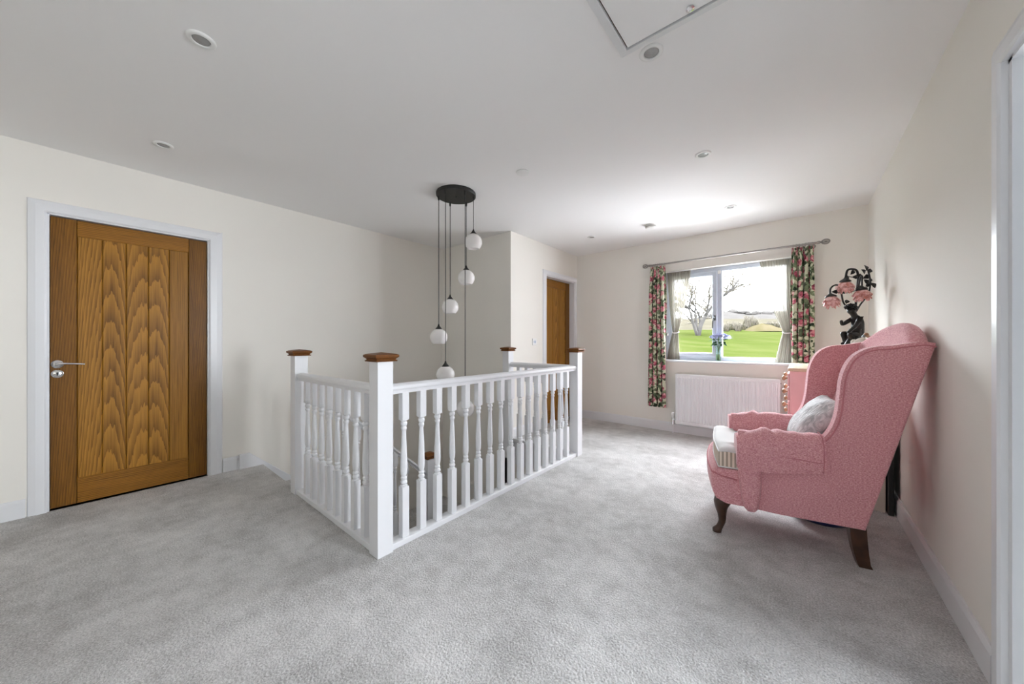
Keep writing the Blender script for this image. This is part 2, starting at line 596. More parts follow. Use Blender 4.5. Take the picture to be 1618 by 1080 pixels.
def lathe(bm, prof, c=(0, 0, 0), seg=20, mat=None, cap=True):
    """prof of (r,z)"""
    rings = []
    for r, z in prof:
        ring = []
        for i in range(seg):
            a = 2 * PI * i / seg
            p = Vector((r * math.cos(a), r * math.sin(a), z))
            if mat is not None:
                p = mat @ p
            ring.append(bm.verts.new(p + Vector(c)))
        rings.append(ring)
    for k in range(len(rings) - 1):
        for i in range(seg):
            j = (i + 1) % seg
            bm.faces.new((rings[k][i], rings[k][j], rings[k + 1][j], rings[k + 1][i]))
    if cap:
        if prof[0][0] > 1e-6: bm.faces.new(rings[0][::-1])
        if prof[-1][0] > 1e-6: bm.faces.new(rings[-1])
    bmesh.ops.remove_doubles(bm, verts=bm.verts, dist=1e-6)
    return bm

def tube(bm, pts, rad, seg=8, closed=False):
    pts = [Vector(p) for p in pts]
    n = len(pts)
    if not hasattr(rad, '__len__'):
        rad = [rad] * n
    up = Vector((0, 0, 1))
    rings = []
    prev = None
    for i, p in enumerate(pts):
        if closed:
            t = pts[(i + 1) % n] - pts[i - 1]
        else:
            t = pts[min(i + 1, n - 1)] - pts[max(i - 1, 0)]
        t.normalize()
        if prev is None:
            ref = up if abs(t.dot(up)) < 0.9 else Vector((1, 0, 0))
            u = t.cross(ref).normalized()
        else:
            u = (prev - t * prev.dot(t))
            u = u.normalized() if u.length > 1e-6 else t.orthogonal().normalized()
        prev = u
        v = t.cross(u)
        rings.append([bm.verts.new(p + rad[i] * (math.cos(2 * PI * k / seg) * u + math.sin(2 * PI * k / seg) * v)) for k in range(seg)])
    m = n if closed else n - 1
    for i in range(m):
        a, b2 = rings[i], rings[(i + 1) % n]
        for k in range(seg):
            bm.faces.new((a[k], a[(k + 1) % seg], b2[(k + 1) % seg], b2[k]))
    if not closed:
        bm.faces.new(rings[0][::-1])
        bm.faces.new(rings[-1])
    return bm

def grid(bm, fn, nu, nv, uvfn=None, close_u=False):
    vs = [[bm.verts.new(fn(i / nu, j / nv)) for j in range(nv + 1)] for i in range(nu + (0 if close_u else 1))]
    uvl = bm.loops.layers.uv.verify() if uvfn else None
    for i in range(nu):
        i2 = (i + 1) % len(vs)
        for j in range(nv):
            f = bm.faces.new((vs[i][j], vs[i2][j], vs[i2][j + 1], vs[i][j + 1]))
            if uvfn:
                for l, (a, b2) in zip(f.loops, ((i, j), (i + 1, j), (i + 1, j + 1), (i, j + 1))):
                    l[uvl].uv = uvfn(a / nu, b2 / nv)
    return vs

def smooth_pts(pts, n=6):
    """Catmull-Rom through pts"""
    P = [Vector(p) for p in pts]
    out = []
    for i in range(len(P) - 1):
        p0 = P[max(i - 1, 0)]; p1 = P[i]; p2 = P[i + 1]; p3 = P[min(i + 2, len(P) - 1)]
        for k in range(n):
            t = k / n
            out.append(0.5 * ((2 * p1) + (p2 - p0) * t + (2 * p0 - 5 * p1 + 4 * p2 - p3) * t * t + (3 * p1 - p0 - 3 * p2 + p3) * t ** 3))
    out.append(P[-1])
    return out

def instance(o, name, loc, parent=None, rot=None):
    c = o.copy()
    c.name = name
    C.objects.link(c)
    c.location = loc
    if rot is not None: c.rotation_euler = rot
    if parent is not None: c.parent = parent
    return c

def copy_tree(o, parent=None):
    c = o.copy()
    C.objects.link(c)
    if parent is not None: c.parent = parent
    for ch in list(o.children):
        copy_tree(ch, c)
    return c

def struct(name, bm, mat, label, cat, **kw):
    o = obj(name, bm, mat, **kw)
    return tag(o, label, cat, None, 'structure')

# ------------------------------------------------------------------ room dimensions
XL, XR, YW, XC, YC = -3.865, 0.498, 4.669, -2.61, 3.10
YB = -2.3
HC = 2.44
ZL = -2.62                      # hall floor below
D1 = (-0.225, 0.595)            # oak door opening, left wall
D2 = (3.83, 4.58)               # oak door opening, inner wall
DR = (-0.35, 1.80)               # doorway on the right wall, widened to pass more light
WX0, WX1, WZ0, WZ1 = -1.345, -0.06, 0.905, 2.035
VX0, VX1, VY0, VY1 = XL, -1.735, 0.974, YC

# floor with the stair void
bm = NB()
box(bm, XL - 0.1, XR + 0.1, YB, VY0, -0.26, 0.0)
box(bm, VX1, XR + 0.1, VY0, YW + 0.05, -0.26, 0.0)
box(bm, XC - 0.1, VX1, YC, YW + 0.05, -0.26, 0.0)
struct('floor', bm, M['carpet'], 'silver grey twist pile carpet covering the whole landing', 'floor')
bm = NB()
box(bm, XL - 0.15, XR + 0.15, YB - 0.1, YW + 0.3, HC, HC + 0.12)
struct('ceiling', bm, M['ceiling'], 'flat matt white plaster ceiling over the landing', 'ceiling')

T = 0.12
bm = NB()
box(bm, XL - T, XL, YB, D1[0], ZL, HC)
box(bm, XL - T, XL, D1[1], YC + 0.1, ZL, HC)
box(bm, XL - T, XL, D1[0], D1[1], 2.0, HC)
box(bm, XL - T, XL, D1[0], D1[1], ZL, 0.0)
box(bm, XL - T - 0.05, XL - T, D1[0] - 0.1, D1[1] + 0.1, ZL, HC)  # added box behind the door, blocks sky leaking round it
struct('wall_left', bm, M['wall'], 'cream wall with the oak door running beside the stairwell', 'wall')
bm = NB()
box(bm, XL - T, XC, YC, YC + 0.1, ZL, HC)
struct('wall_stairwell', bm, M['wall'], 'shaded cream wall at the far end of the stairwell behind the pendant', 'wall')
bm = NB()
box(bm, XC - 0.1, XC, YC + 0.1, D2[0], -0.26, HC)
box(bm, XC - 0.1, XC, D2[1], YW, -0.26, HC)
box(bm, XC - 0.1, XC, D2[0], D2[1], 2.03, HC)
box(bm, XC - 0.16, XC - 0.101, YC + 0.1, YW, -0.26, HC)  # unseen sheet added behind the door opening to stop light leaks
struct('wall_inner', bm, M['wall'], 'short bright cream wall holding the further oak door and light switch', 'wall')
bm = NB()
WT = 0.18
box(bm, XC - 0.1, WX0, YW, YW + WT, -0.26, HC)
box(bm, WX1, XR + T, YW, YW + WT, -0.26, HC)
box(bm, WX0, WX1, YW, YW + WT, -0.26, WZ0 - 0.022)
box(bm, WX0, WX1, YW, YW + WT, WZ1, HC)
struct('wall_window', bm, M['wall'], 'cream end wall with the window and the radiator below it', 'wall')
bm = NB()
box(bm, XR, XR + T, DR[1], YW, -0.26, HC)
box(bm, XR, XR + T, DR[0], DR[1], 2.02, HC)
box(bm, XR, XR + T, YB, DR[0], -0.26, HC)
struct('wall_right', bm, M['wall'], 'pale wall on the right that the pink armchair leans against', 'wall')
# wall behind the camera with a small window opening added as fill light
bm = NB()
RW = (-0.16, 0.24, 1.38, 1.78)
box(bm, XL - T, RW[0], YB - T, YB, -0.26, HC)
box(bm, RW[1], XR + T, YB - T, YB, -0.26, HC)
box(bm, RW[0], RW[1], YB - T, YB, -0.26, RW[2])
box(bm, RW[0], RW[1], YB - T, YB, RW[3], HC)
struct('wall_rear', bm, M['wall'], 'cream wall behind the viewpoint with an added square opening for fill light', 'wall')
# side room through the doorway on the right; its unseen window is added for light
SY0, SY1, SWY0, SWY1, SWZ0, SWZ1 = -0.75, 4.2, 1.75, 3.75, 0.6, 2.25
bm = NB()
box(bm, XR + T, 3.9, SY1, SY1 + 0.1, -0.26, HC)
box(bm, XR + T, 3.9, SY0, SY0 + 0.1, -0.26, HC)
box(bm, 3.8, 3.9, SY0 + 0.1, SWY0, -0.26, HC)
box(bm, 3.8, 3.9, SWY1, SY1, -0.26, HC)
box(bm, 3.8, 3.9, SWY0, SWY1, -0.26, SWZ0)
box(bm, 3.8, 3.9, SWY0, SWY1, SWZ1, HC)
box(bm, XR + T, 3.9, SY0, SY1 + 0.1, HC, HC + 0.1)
struct('wall_side', bm, M['sidewall'], 'walls of the side room beyond the right doorway with an unseen window added for light', 'wall')
bm = NB()
box(bm, XR + 0.1, 3.9, SY0, SY1 + 0.1, -0.26, 0.0)
struct('floor_side', bm, M['carpet'], 'grey carpet of the side room beyond the right doorway', 'floor')
# hall below
bm = NB()
box(bm, XL - T, VX1 + 0.05, 0.2, YC + 0.1, ZL - 0.1, ZL)
struct('floor_lower', bm, M['carpet'], 'grey carpet of the hall at the foot of the stairs', 'floor')
bm = NB()
box(bm, VX1, VX1 + 0.08, 0.2, YC, ZL, -0.26)
box(bm, XL - T, VX1 + 0.08, 0.12, 0.2, ZL, -0.26)
box(bm, XC - 0.1, VX1 + 0.08, YC, YC + 0.1, ZL, -0.26)
struct('wall_lower', bm, M['wall'], 'cream walls of the stairwell below landing level', 'wall')

# painted fascia boards round the edge of the stair void
bm = NB(); box(bm, XC, VX1, YC - 0.014, YC, -0.28, -0.002, 0.002, 1)
struct('trim_1', bm, M['white'], 'white fascia board on the far edge of the stair void', 'fascia')
bm = NB(); box(bm, VX1 - 0.014, VX1, VY0 + 0.014, YC - 0.014, -0.28, -0.002, 0.002, 1)
struct('trim_2', bm, M['white'], 'white fascia board under the long run of spindles', 'fascia')
bm = NB(); box(bm, -2.82, VX1, VY0, VY0 + 0.014, -0.28, -0.002, 0.002, 1)
struct('trim_3', bm, M['white'], 'white fascia board under the short run of spindles', 'fascia')

# skirting boards
def skirt(bm, pts, h=0.118, t=0.016, n=(0, 0)):
    (x0, y0), (x1, y1) = pts
    poly = [(0, 0), (t, 0), (t, h - 0.018), (t * 0.45, h), (0, h)]
    if x0 == x1:
        prism(bm, poly, lambda u, v, s: (x0 + n[0] * u, s, v), y0, y1)
    else:
        prism(bm, poly, lambda u, v, s: (s, y0 + n[1] * u, v), x0, x1)
bm = NB()
skirt(bm, [(XL, YB), (XL, -0.31)], n=(1, 0))
skirt(bm, [(XL, 0.688), (XL, 0.80)], n=(1, 0))
struct('baseboard_left', bm, M['trim'], 'white skirting board along the wall with the oak door', 'skirting')
bm = NB()
skirt(bm, [(XC, YC), (XC, 3.755)], n=(1, 0))
struct('baseboard_inner', bm, M['trim'], 'white skirting board on the wall with the light switch', 'skirting')
bm = NB()
skirt(bm, [(XC, YW), (XR, YW)], n=(0, -1))
struct('baseboard_window', bm, M['trim'], 'white skirting board under the window and radiator', 'skirting')
bm = NB()
skirt(bm, [(XR, 1.885), (XR, YW - 0.016)], n=(-1, 0))
skirt(bm, [(XR, YB), (XR, -0.435)], n=(-1, 0))
struct('baseboard_right', bm, M['trim'], 'white skirting board along the wall behind the armchair', 'skirting')

# ------------------------------------------------------------------ oak doors
def architrave(root, face, n, y0, y1, ztop, w=0.075, t=0.02, wr=None):
    wr = w if wr is None else wr
    def strip(poly_w):
        ww = poly_w
        return [(0, 0), (0, t * 0.75), (0.008, t), (ww * 0.55, t), (ww * 0.8, t * 0.7), (ww - 0.006, t * 0.55), (ww, 0)]
    # each piece: u from the opening outwards, v proud of the wall
    for side in (0, 1):
        ye, sg, ww = (y0, -1, w) if side == 0 else (y1, 1, wr)
        bm = NB()
        po = strip(ww)
        A = [bm.verts.new((face + n * v, ye + sg * u, 0.0)) for u, v in po]
        B = [bm.verts.new((face + n * v, ye + sg * u, ztop + u)) for u, v in po]
        k = len(po)
        bm.faces.new(A); bm.faces.new(B[::-1])
        for i in range(k):
            bm.faces.new((A[i], B[i], B[(i + 1) % k], A[(i + 1) % k]))
        obj('architrave', bm, M['white'], root, world=True)
    bm = NB()
    po = strip(w)
    A = [bm.verts.new((face + n * v, y0 - u, ztop + u)) for u, v in po]
    B = [bm.verts.new((face + n * v, y1 + min(u, wr), ztop + u)) for u, v in po]
    k = len(po)
    bm.faces.new(A); bm.faces.new(B[::-1])
    for i in range(k):
        bm.faces.new((A[i], B[i], B[(i + 1) % k], A[(i + 1) % k]))
    obj('architrave', bm, M['white'], root, world=True)

def lever_handle(root, xf, y, z):
    bm = NB()
    R = Matrix.Rotation(PI / 2, 4, 'Y')
    lathe(bm, [(0, 0), (0.026, 0), (0.027, 0.004), (0.020, 0.010), (0.011, 0.013), (0.010, 0.045), (0, 0.046)], (xf, y, z), 24, R)
    h = obj('handle', bm, M['chrome'], root, smooth=True, auto=40, world=True)
    bm = NB()
    tube(bm, smooth_pts([(xf + 0.043, y - 0.006, z), (xf + 0.05, y + 0.03, z + 0.004), (xf + 0.05, y + 0.075, z + 0.001), (xf + 0.047, y + 0.118, z - 0.003)], 5),
         [0.010 - 0.0045 * min(1, i / 9) for i in range(15)] + [0.007], 10)
    obj('lever', bm, M['chrome'], h, smooth=True, auto=60, world=True)
    bm = NB()
    S = R @ Matrix.Diagonal((0.62 / 0.62, 1.0, 1.0, 1.0))
    lathe(bm, [(0, 0), (0.026, 0), (0.027, 0.004), (0.02, 0.008), (0, 0.009)], (xf, y, z - 0.066), 24, S)
    e = obj('escutcheon', bm, M['chrome'], root, smooth=True, auto=40, world=True)
    bm = NB()
    box(bm, xf + 0.0085, xf + 0.0100, y - 0.003, y + 0.003, z - 0.077, z - 0.060)
    lathe(bm, [(0.0045, 0.0), (0.0045, 0.0015), (0, 0.0016)], (xf + 0.0085, y, z - 0.060), 12, R)
    obj('keyhole', bm, M['dark'], e, world=True)

def oak_door(name, label, wall_x, y0, y1, ztop, recess, planks, stile=0.112, top=0.112, bottom=0.175, handle=None, arch=(0.075, 0.075), depth=0.12):
    root = thing(name, label, 'door', (wall_x, (y0 + y1) / 2, 0), 0, None, 'structure')
    # lining
    bm = NB()
    lt = 0.026
    box(bm, wall_x - depth, wall_x + 0.004, y0 - 0.004, y0 + lt * 0.3, 0, ztop + 0.006)
    box(bm, wall_x - depth, wall_x + 0.004, y1 - lt * 0.3, y1 + 0.004, 0, ztop + 0.006)
    box(bm, wall_x - depth, wall_x + 0.004, y0, y1, ztop, ztop + 0.02)
    obj('door_lining', bm, M['white'], root, world=True)
    architrave(root, wall_x, 1, y0 - 0.003, y1 + 0.003, ztop + 0.01, arch[0], 0.02, arch[1])
    xf = wall_x - recess
    xb = xf - 0.04
    a, b = y0 + 0.010, y1 - 0.010
    z0, z1 = 0.008, ztop - 0.006
    for s0, s1 in ((a, a + stile), (b - stile, b)):
        bm = NB(); box(bm, xb, xf, s0, s1, z0, z1, 0.002, 1)
        o = obj('stile', bm, M['oak_s'], root, world=True)
    bm = NB(); box(bm, xb, xf - 0.0005, a + stile + 0.0015, b - stile - 0.0015, z1 - top, z1, 0.002, 1)
    obj('rail', bm, M['oak_h'], root, world=True)
    bm = NB(); box(bm, xb, xf - 0.0005, a + stile + 0.0015, b - stile - 0.0015, z0, z0 + bottom, 0.002, 1)
    obj('rail', bm, M['oak_h'], root, world=True)
    bm = NB(); box(bm, xb + 0.002, xb + 0.012, a + 0.01, b - 0.01, z0 + 0.01, z1 - 0.01)  # dark backing added so no light shows between the planks
    obj('backing_panel', bm, M['walnut'], root, world=True)
    w = (b - a - 2 * stile) / planks
    for i in range(planks):
        p0 = a + stile + i * w
        bm = NB()
        box(bm, xb + 0.01, xf - 0.008, p0 + 0.0008, p0 + w - 0.0008, z0 + bottom - 0.005, z1 - top + 0.005, 0.0045, 1)
        o = obj('plank', bm, M['oak_v'], root, world=True)
        c = Vector((0, p0 + w * (0.5 + (0.12 * math.sin(i * 2.6 + 1) if i % 2 else 1.3 - 0.35 * (i % 3))) - root.location.y, 0.25 + 0.31 * ((i * 3) % 5)))
        o.data.transform(Matrix.Translation(-c))
        o.location = c
    if handle:
        lever_handle(root, xf, a + 0.03, handle)
    return root
oak_door('door_1', 'large oak plank door with chrome lever handle on the left wall', XL, D1[0], D1[1], 1.993, 0.018, 5, handle=0.985, arch=(0.078, 0.088))
oak_door('door_2', 'further oak plank door at the end of the landing beside the window wall', XC, D2[0], D2[1], 2.02, 0.075, 3, arch=(0.072, 0.075), depth=0.10)

# doorway lining and architrave on the right
root = thing('door_3', 'white doorway trim at the right edge of the view', 'doorway', (XR, 0.72, 0), 0, None, 'structure')
bm = NB()
box(bm, XR - 0.004, XR + T, DR[1] - 0.025, DR[1], 0, 2.02)
box(bm, XR - 0.004, XR + T, DR[0], DR[0] + 0.025, 0, 2.02)
box(bm, XR - 0.004, XR + T, DR[0], DR[1], 1.995, 2.02)
obj('door_lining', bm, M['trim'], root, world=True)
architrave(root, XR, -1, DR[0], DR[1], 2.005, 0.082, 0.024)

# ------------------------------------------------------------------ window
root = thing('window_1', 'white framed two light window looking out on the green field', 'window', ((WX0 + WX1) / 2, YW, WZ0), 0, None, 'structure')
YF = YW + 0.085                 # inner face of the frame
MX = -0.757
def frame_bars(bm, x0, x1, z0, z1, w, ya, yb, bev=0.006):
    box(bm, x0, x0 + w, ya, yb, z0, z1, bev, 2)
    box(bm, x1 - w, x1, ya, yb, z0, z1, bev, 2)
    box(bm, x0 + w * 0.5, x1 - w * 0.5, ya + 0.0005, yb, z0, z0 + w, bev, 2)
    box(bm, x0 + w * 0.5, x1 - w * 0.5, ya + 0.0005, yb, z1 - w, z1, bev, 2)
bm = NB()
frame_bars(bm, WX0, WX1, WZ0, WZ1, 0.052, YF, YF + 0.07)
box(bm, MX - 0.012, MX + 0.046, YF, YF + 0.07, WZ0 + 0.02, WZ1 - 0.02, 0.005, 2)
obj('window_frame', bm, M['upvc'], root, world=True)
bm = NB()
frame_bars(bm, WX0 + 0.045, MX - 0.004, WZ0 + 0.045, WZ1 - 0.045, 0.052, YF - 0.016, YF + 0.05, 0.008)
sash = obj('sash', bm, M['upvc'], root, world=True)
bm = NB(); box(bm, WX0 + 0.09, MX - 0.05, YF + 0.018, YF + 0.024, WZ0 + 0.09, WZ1 - 0.09)
obj('pane', bm, M['glass'], sash, world=True)
bm = NB(); box(bm, MX + 0.04, WX1 - 0.045, YF + 0.018, YF + 0.024, WZ0 + 0.045, WZ1 - 0.045)
obj('pane', bm, M['glass'], root, world=True)
bm = NB()
xh = MX - 0.028
box(bm, xh - 0.010, xh + 0.010, YF - 0.026, YF - 0.016, 1.395, 1.455, 0.003)
tube(bm, smooth_pts([(xh, YF - 0.03, 1.43), (xh - 0.003, YF - 0.052, 1.428), (xh - 0.014, YF - 0.056, 1.38), (xh - 0.018, YF - 0.05, 1.30)], 5), 0.0075, 8)
obj('handle', bm, M['black'], root, smooth=True, auto=40, world=True)
bm = NB(); box(bm, MX + 0.001, MX + 0.03, YF - 0.008, YF + 0.001, WZ1 - 0.085, WZ1 - 0.045, 0.003)
obj('trickle_vent_cap', bm, M['plastic'], root, world=True)
bm = NB()
box(bm, WX0 + 0.001, WX1 - 0.001, YW + 0.0, YF + 0.003, WZ0 - 0.022, WZ0, 0.0)
box(bm, WX0 - 0.03, WX1 + 0.02, YW - 0.035, YW, WZ0 - 0.022, WZ0, 0.006, 3)
obj('window_sill', bm, M['white'], root, world=True)

# ------------------------------------------------------------------ staircase and balustrades
NW = 0.09
def newel(root, x, y, z0, ztop, name='newel_post'):
    """x,y is the corner nearest the camera: +X and -Y faces; ztop is the cap apex"""
    x0, x1, y0, y1 = x - NW, x, y, y + NW
    bm = NB()
    box(bm, x0, x1, y0, y1, z0, ztop - 0.048, 0.003, 2)
    p = obj(name, bm, M['white'], root, world=True)
    cx, cy = (x0 + x1) / 2, (y0 + y1) / 2
    bm = NB()
    prof = [(0.052, -0.049), (0.060, -0.049), (0.061, -0.043), (0.054, -0.040), (0.056, -0.034), (0.066, -0.026), (0.068, -0.020), (0.066, -0.013), (0.056, -0.009), (0.030, -0.004), (0.001, 0.0)]
    rings = []
    for h, z in prof:
        rings.append([bm.verts.new((cx + sx * h, cy + sy * h, ztop + z)) for sx, sy in ((-1, -1), (1, -1), (1, 1), (-1, 1))])
    bm.faces.new(rings[0][::-1]); bm.faces.new(rings[-1])
    for k in range(len(rings) - 1):
        for i in range(4):
            bm.faces.new((rings[k][i], rings[k][(i + 1) % 4], rings[k + 1][(i + 1) % 4], rings[k + 1][i]))
    tag(obj('newel_cap', bm, M['cap'], p, world=True), 'dark oak cap')
    return p

RAILP = [(-0.020, 0.0), (0.020, 0.0), (0.022, 0.014), (0.024, 0.020), (0.031, 0.026), (0.033, 0.034), (0.031, 0.043), (0.022, 0.051), (0.008, 0.056),
         (-0.008, 0.056), (-0.022, 0.051), (-0.031, 0.043), (-0.033, 0.034), (-0.031, 0.026), (-0.024, 0.020), (-0.022, 0.014)]
def handrail(root, p, q, name='handrail'):
    p, q = Vector(p), Vector(q)
    d = q - p
    side = Vector((0, 0, 1)).cross(d).normalized()
    up = Vector((0, 0, 1))
    bm = NB()
    A = [bm.verts.new(p + side * u + up * v) for u, v in RAILP]
    B = [bm.verts.new(q + side * u + up * v) for u, v in RAILP]
    n = len(RAILP)
    bm.faces.new(A); bm.faces.new(B[::-1])
    for i in range(n):
        bm.faces.new((A[i], B[i], B[(i + 1) % n], A[(i + 1) % n]))
    return obj(name, bm, M['white'], root, smooth=True, auto=35, world=True)

def baluster_mesh(zb, ztA, ztB, z1, s=0.0205, slope=0.0):
    """square foot to zb, turned zb..ztA, square head to z1"""
    bm = NB()
    def block(a, b):
        box(bm, -s, s, -s, s, a, b)
    block(0, zb)
    block(ztB, z1)
    L = ztB - zb
    prof = [(0.0195, 0.0), (0.0200, 0.012), (0.0125, 0.022), (0.0125, 0.030), (0.0185, 0.045), (0.0195, 0.062), (0.0165, 0.082), (0.0125, 0.092), (0.0165, 0.104), (0.0175, 0.120), (0.0150, 0.136),
            (0.0120, 0.146), (0.0140, 0.158), (0.0180, 0.20), (0.0195, 0.27), (0.0190, 0.36), (0.0172, 0.50), (0.0150, 0.64), (0.0128, 0.76), (0.0115, 0.82), (0.0125, 0.845), (0.0165, 0.858), (0.0170, 0.875), (0.0140, 0.893),
            (0.0122, 0.903), (0.0170, 0.918), (0.0192, 0.940), (0.0180, 0.962), (0.0130, 0.975), (0.0195, 0.990), (0.0195, 1.0)]
    lathe(bm, [(r, zb + L * t) for r, t in prof], (0, 0, 0), 14)
    for f in bm.faces:
        f.smooth = True
    me = bpy.data.meshes.new('baluster')
    bmesh.ops.recalc_face_normals(bm, faces=bm.faces)
    bm.to_mesh(me); bm.free()
    me.set_sharp_from_angle(angle=math.radians(40))
    me.materials.append(M['white'])
    return me

XA, XB, YA = -2.880, -1.689, 0.929
YCN = 3.035
RX, RY, RY2 = XB - NW / 2, YA + NW / 2, YCN + NW / 2 - 0.015
root = thing('landing_balustrade', 'white painted balustrade with turned spindles and oak caps around the stairwell', 'balustrade', (RX, RY, 0))
newel(root, XA, YA, 0.0, 1.081)
newel(root, XB, YA, 0.0, 1.081)
newel(root, XB, YCN, 0.0, 1.081)
newel(root, -2.567, 3.009, -0.2, 1.081)
handrail(root, (XA, RY, 0.849), (XB - NW, RY, 0.849))
handrail(root, (RX, YA + NW, 0.849), (RX, YCN, 0.849))
handrail(root, (XB - NW, RY2, 0.849), (-2.567, RY2, 0.849))
def base_rail(x0, x1, y0, y1):
    bm = NB()
    box(bm, x0, x1, y0, y1, 0.0, 0.034, 0.004, 2)
    obj('base_rail', bm, M['white'], root, world=True)
base_rail(XA, XB - NW, RY - 0.034, RY + 0.034)
base_rail(RX - 0.034, RX + 0.034, YA + NW, YCN)
base_rail(-2.567, XB - NW, RY2 - 0.034, RY2 + 0.034)
bme = baluster_mesh(0.317 - 0.034, 0.66, 0.694 - 0.034, 0.852 - 0.034)
def put_baluster(x, y):
    o = bpy.data.objects.new('baluster', bme)
    C.objects.link(o)
    o.parent = root
    o.location = Vector((x, y, 0.034)) - root.location
gap = (YCN - YA - NW) / 17
for k in range(16):
    put_baluster(RX, YA + NW + gap * (k + 1) - 0.025)
gap2 = (XB - NW - XA) / 9
for k in range(8):
    put_baluster(XA + gap2 * (k + 1), RY)
gap3 = (XB - NW + 2.567) / 7
for k in range(6):
    put_baluster(-2.567 + gap3 * (k + 1), RY2)

# stairs going down along the left wall
root = thing('staircase', 'carpeted staircase dropping away along the left wall below the balustrade', 'staircase', (XL + 0.5, VY0, ZL))
RISE, GOING = 0.205, 0.225
SX0, SX1 = XL, -2.935
for k in range(5):
    bm = NB()
    y0 = VY0 + k * GOING
    z = -RISE * (k + 1)
    box(bm, SX0 + 0.037, SX1, y0 - 0.02, y0 + GOING + (0.0 if k < 4 else 0.0), z - 0.2, z, 0.012, 2)
    obj('step', bm, M['carpet'], root, world=True)
LZ = -RISE * 5
LY = VY0 + 4 * GOING
bm = NB(); box(bm, SX0 + 0.004, VX1 - 0.004, LY + GOING, YC - 0.002, LZ - 0.2, LZ)
obj('half_landing', bm, M['carpet'], root, world=True)
for k in range(7):
    bm = NB()
    y1 = LY + GOING - k * GOING
    z = LZ - RISE * (k + 1)
    box(bm, -2.82, VX1 - 0.002, y1 - GOING, y1 + 0.02, z - 0.2, z, 0.012, 2)
    obj('step', bm, M['carpet'], root, world=True)
def string(x0, x1, ya, yb, z_at, hi, lo, ystart=None):
    bm = NB()
    zs = lambda y: z_at(y)
    poly = [(ya, zs(ya) + hi), (yb, zs(yb) + hi), (yb, zs(yb) - lo), (ya, zs(ya) - lo)]
    prism(bm, poly, lambda u, v, t: (t, u, v), x0, x1)
    return bm
zline = lambda y: -(y - VY0) * RISE / GOING
bm = NB()
prism(bm, [(0.80, 0.0), (0.80, 0.128), (0.875, 0.128), (VY0 + 5 * GOING, zline(VY0 + 5 * GOING) + 0.03), (VY0 + 5 * GOING, zline(VY0 + 5 * GOING) - 0.28), (VY0 - 0.01, -0.25), (VY0 - 0.01, 0.0)],
      lambda u, v, t: (t, u, v), XL + 0.002, XL + 0.036, 0.003, 1)
obj('wall_string', bm, M['white'], root, world=True)
obj('outer_string', string(SX1, SX1 + 0.035, VY0 + 0.05, VY0 + 5 * GOING - 0.03, zline, 0.05, 0.30), M['white'], root, world=True)
root2 = thing('stair_banister', 'lower white banister sloping down the stairs seen through the spindles', 'banister', (XA - 0.045, VY0 + 0.045, -1.0))
EY = 2.12
newel(root2, XA, EY, LZ, 0.002)
zr = lambda y: 0.487 - (y - 1.40) * 0.92
handrail(root2, (XA - NW / 2, YA + NW, zr(YA + NW) - 0.05), (XA - NW / 2, EY, zr(EY) - 0.05))
for k in range(7):
    y = 1.16 + 0.118 * k + 0.03
    if y > EY - 0.05: break
    zb = zline(y) + 0.052
    zt = zr(y) - 0.03
    if k == 0:
        sme = baluster_mesh(0.22, 0.5, zt - zb - 0.14, zt - zb)
    o = bpy.data.objects.new('baluster', sme)
    C.objects.link(o); o.parent = root2
    o.location = Vector((XA - NW / 2, y, zb)) - root2.location

# ------------------------------------------------------------------ ceiling fittings
def downlight(x, y, label):
    r = thing('ceiling_downlight', label, 'downlight', (x, y, HC), 0, 'recessed ceiling downlights')
    return r
DL = [(-1.983, 0.281, 'recessed downlight on the ceiling nearest the oak door with the large doorframe, towards the viewer'),
      (-3.233, 0.270, 'small recessed downlight on the ceiling above the large oak door'),
      (-0.514, 1.593, 'recessed downlight close to the corner of the loft hatch'),
      (-0.517, 2.690, 'recessed downlight midway between loft hatch and window'),
      (-0.516, 3.906, 'recessed downlight nearest the window on the right'),
      (-1.985, 3.921, 'tiny recessed downlight in front of the further oak door')]
proto = None
for x, y, lab in DL:
    if proto is None:
        proto = downlight(x, y, lab)
        bm = NB()
        lathe(bm, [(0.031, -0.001), (0.033, -0.006), (0.044, -0.008), (0.050, -0.004), (0.051, 0.0), (0.031, 0.0)], (0, 0, 0), 32, cap=False)
        obj('rim', bm, M['plastic'], proto, smooth=True, auto=50)
        bm = NB()
        lathe(bm, [(0.031, -0.0005), (0.030, -0.003), (0.024, -0.0025), (0.012, -0.006), (0.0, -0.007)], (0, 0, 0), 24)
        obj('bulb', bm, M['bulb'], proto, smooth=True)
    else:
        c = copy_tree(proto)
        c.location = (x, y, HC)
        c['label'] = lab

r = thing('smoke_alarm', 'round white smoke alarm on the ceiling before the window', 'smoke alarm', (-1.281, 3.949, HC))
bm = NB(); lathe(bm, [(0.062, 0), (0.062, -0.008), (0.055, -0.011), (0.0, -0.011)], (0, 0, 0), 32)
obj('mounting_plate', bm, M['plastic'], r, smooth=True, auto=40)
bm = NB(); lathe(bm, [(0.050, -0.011), (0.054, -0.014), (0.054, -0.028), (0.048, -0.038), (0.025, -0.044), (0, -0.045)], (0, 0, 0), 32)
cv = obj('cover', bm, M['plastic'], r, smooth=True, auto=40)
bm = NB(); lathe(bm, [(0.0548, -0.017), (0.0552, -0.019), (0.0552, -0.022), (0.0548, -0.024)], (0, 0, 0), 32, cap=False)
obj('sensor_slot', bm, M['steel'], cv, smooth=True)
r = thing('ceiling_cover_plate', 'plain white round cover plate on the ceiling right of the pendant', 'cover plate', (-1.633, 2.083, HC))
bm = NB(); lathe(bm, [(0.048, 0), (0.050, -0.006), (0.046, -0.012), (0.03, -0.016), (0, -0.017)], (0, 0, 0), 32)
obj('plate', bm, M['plastic'], r, smooth=True, auto=40)

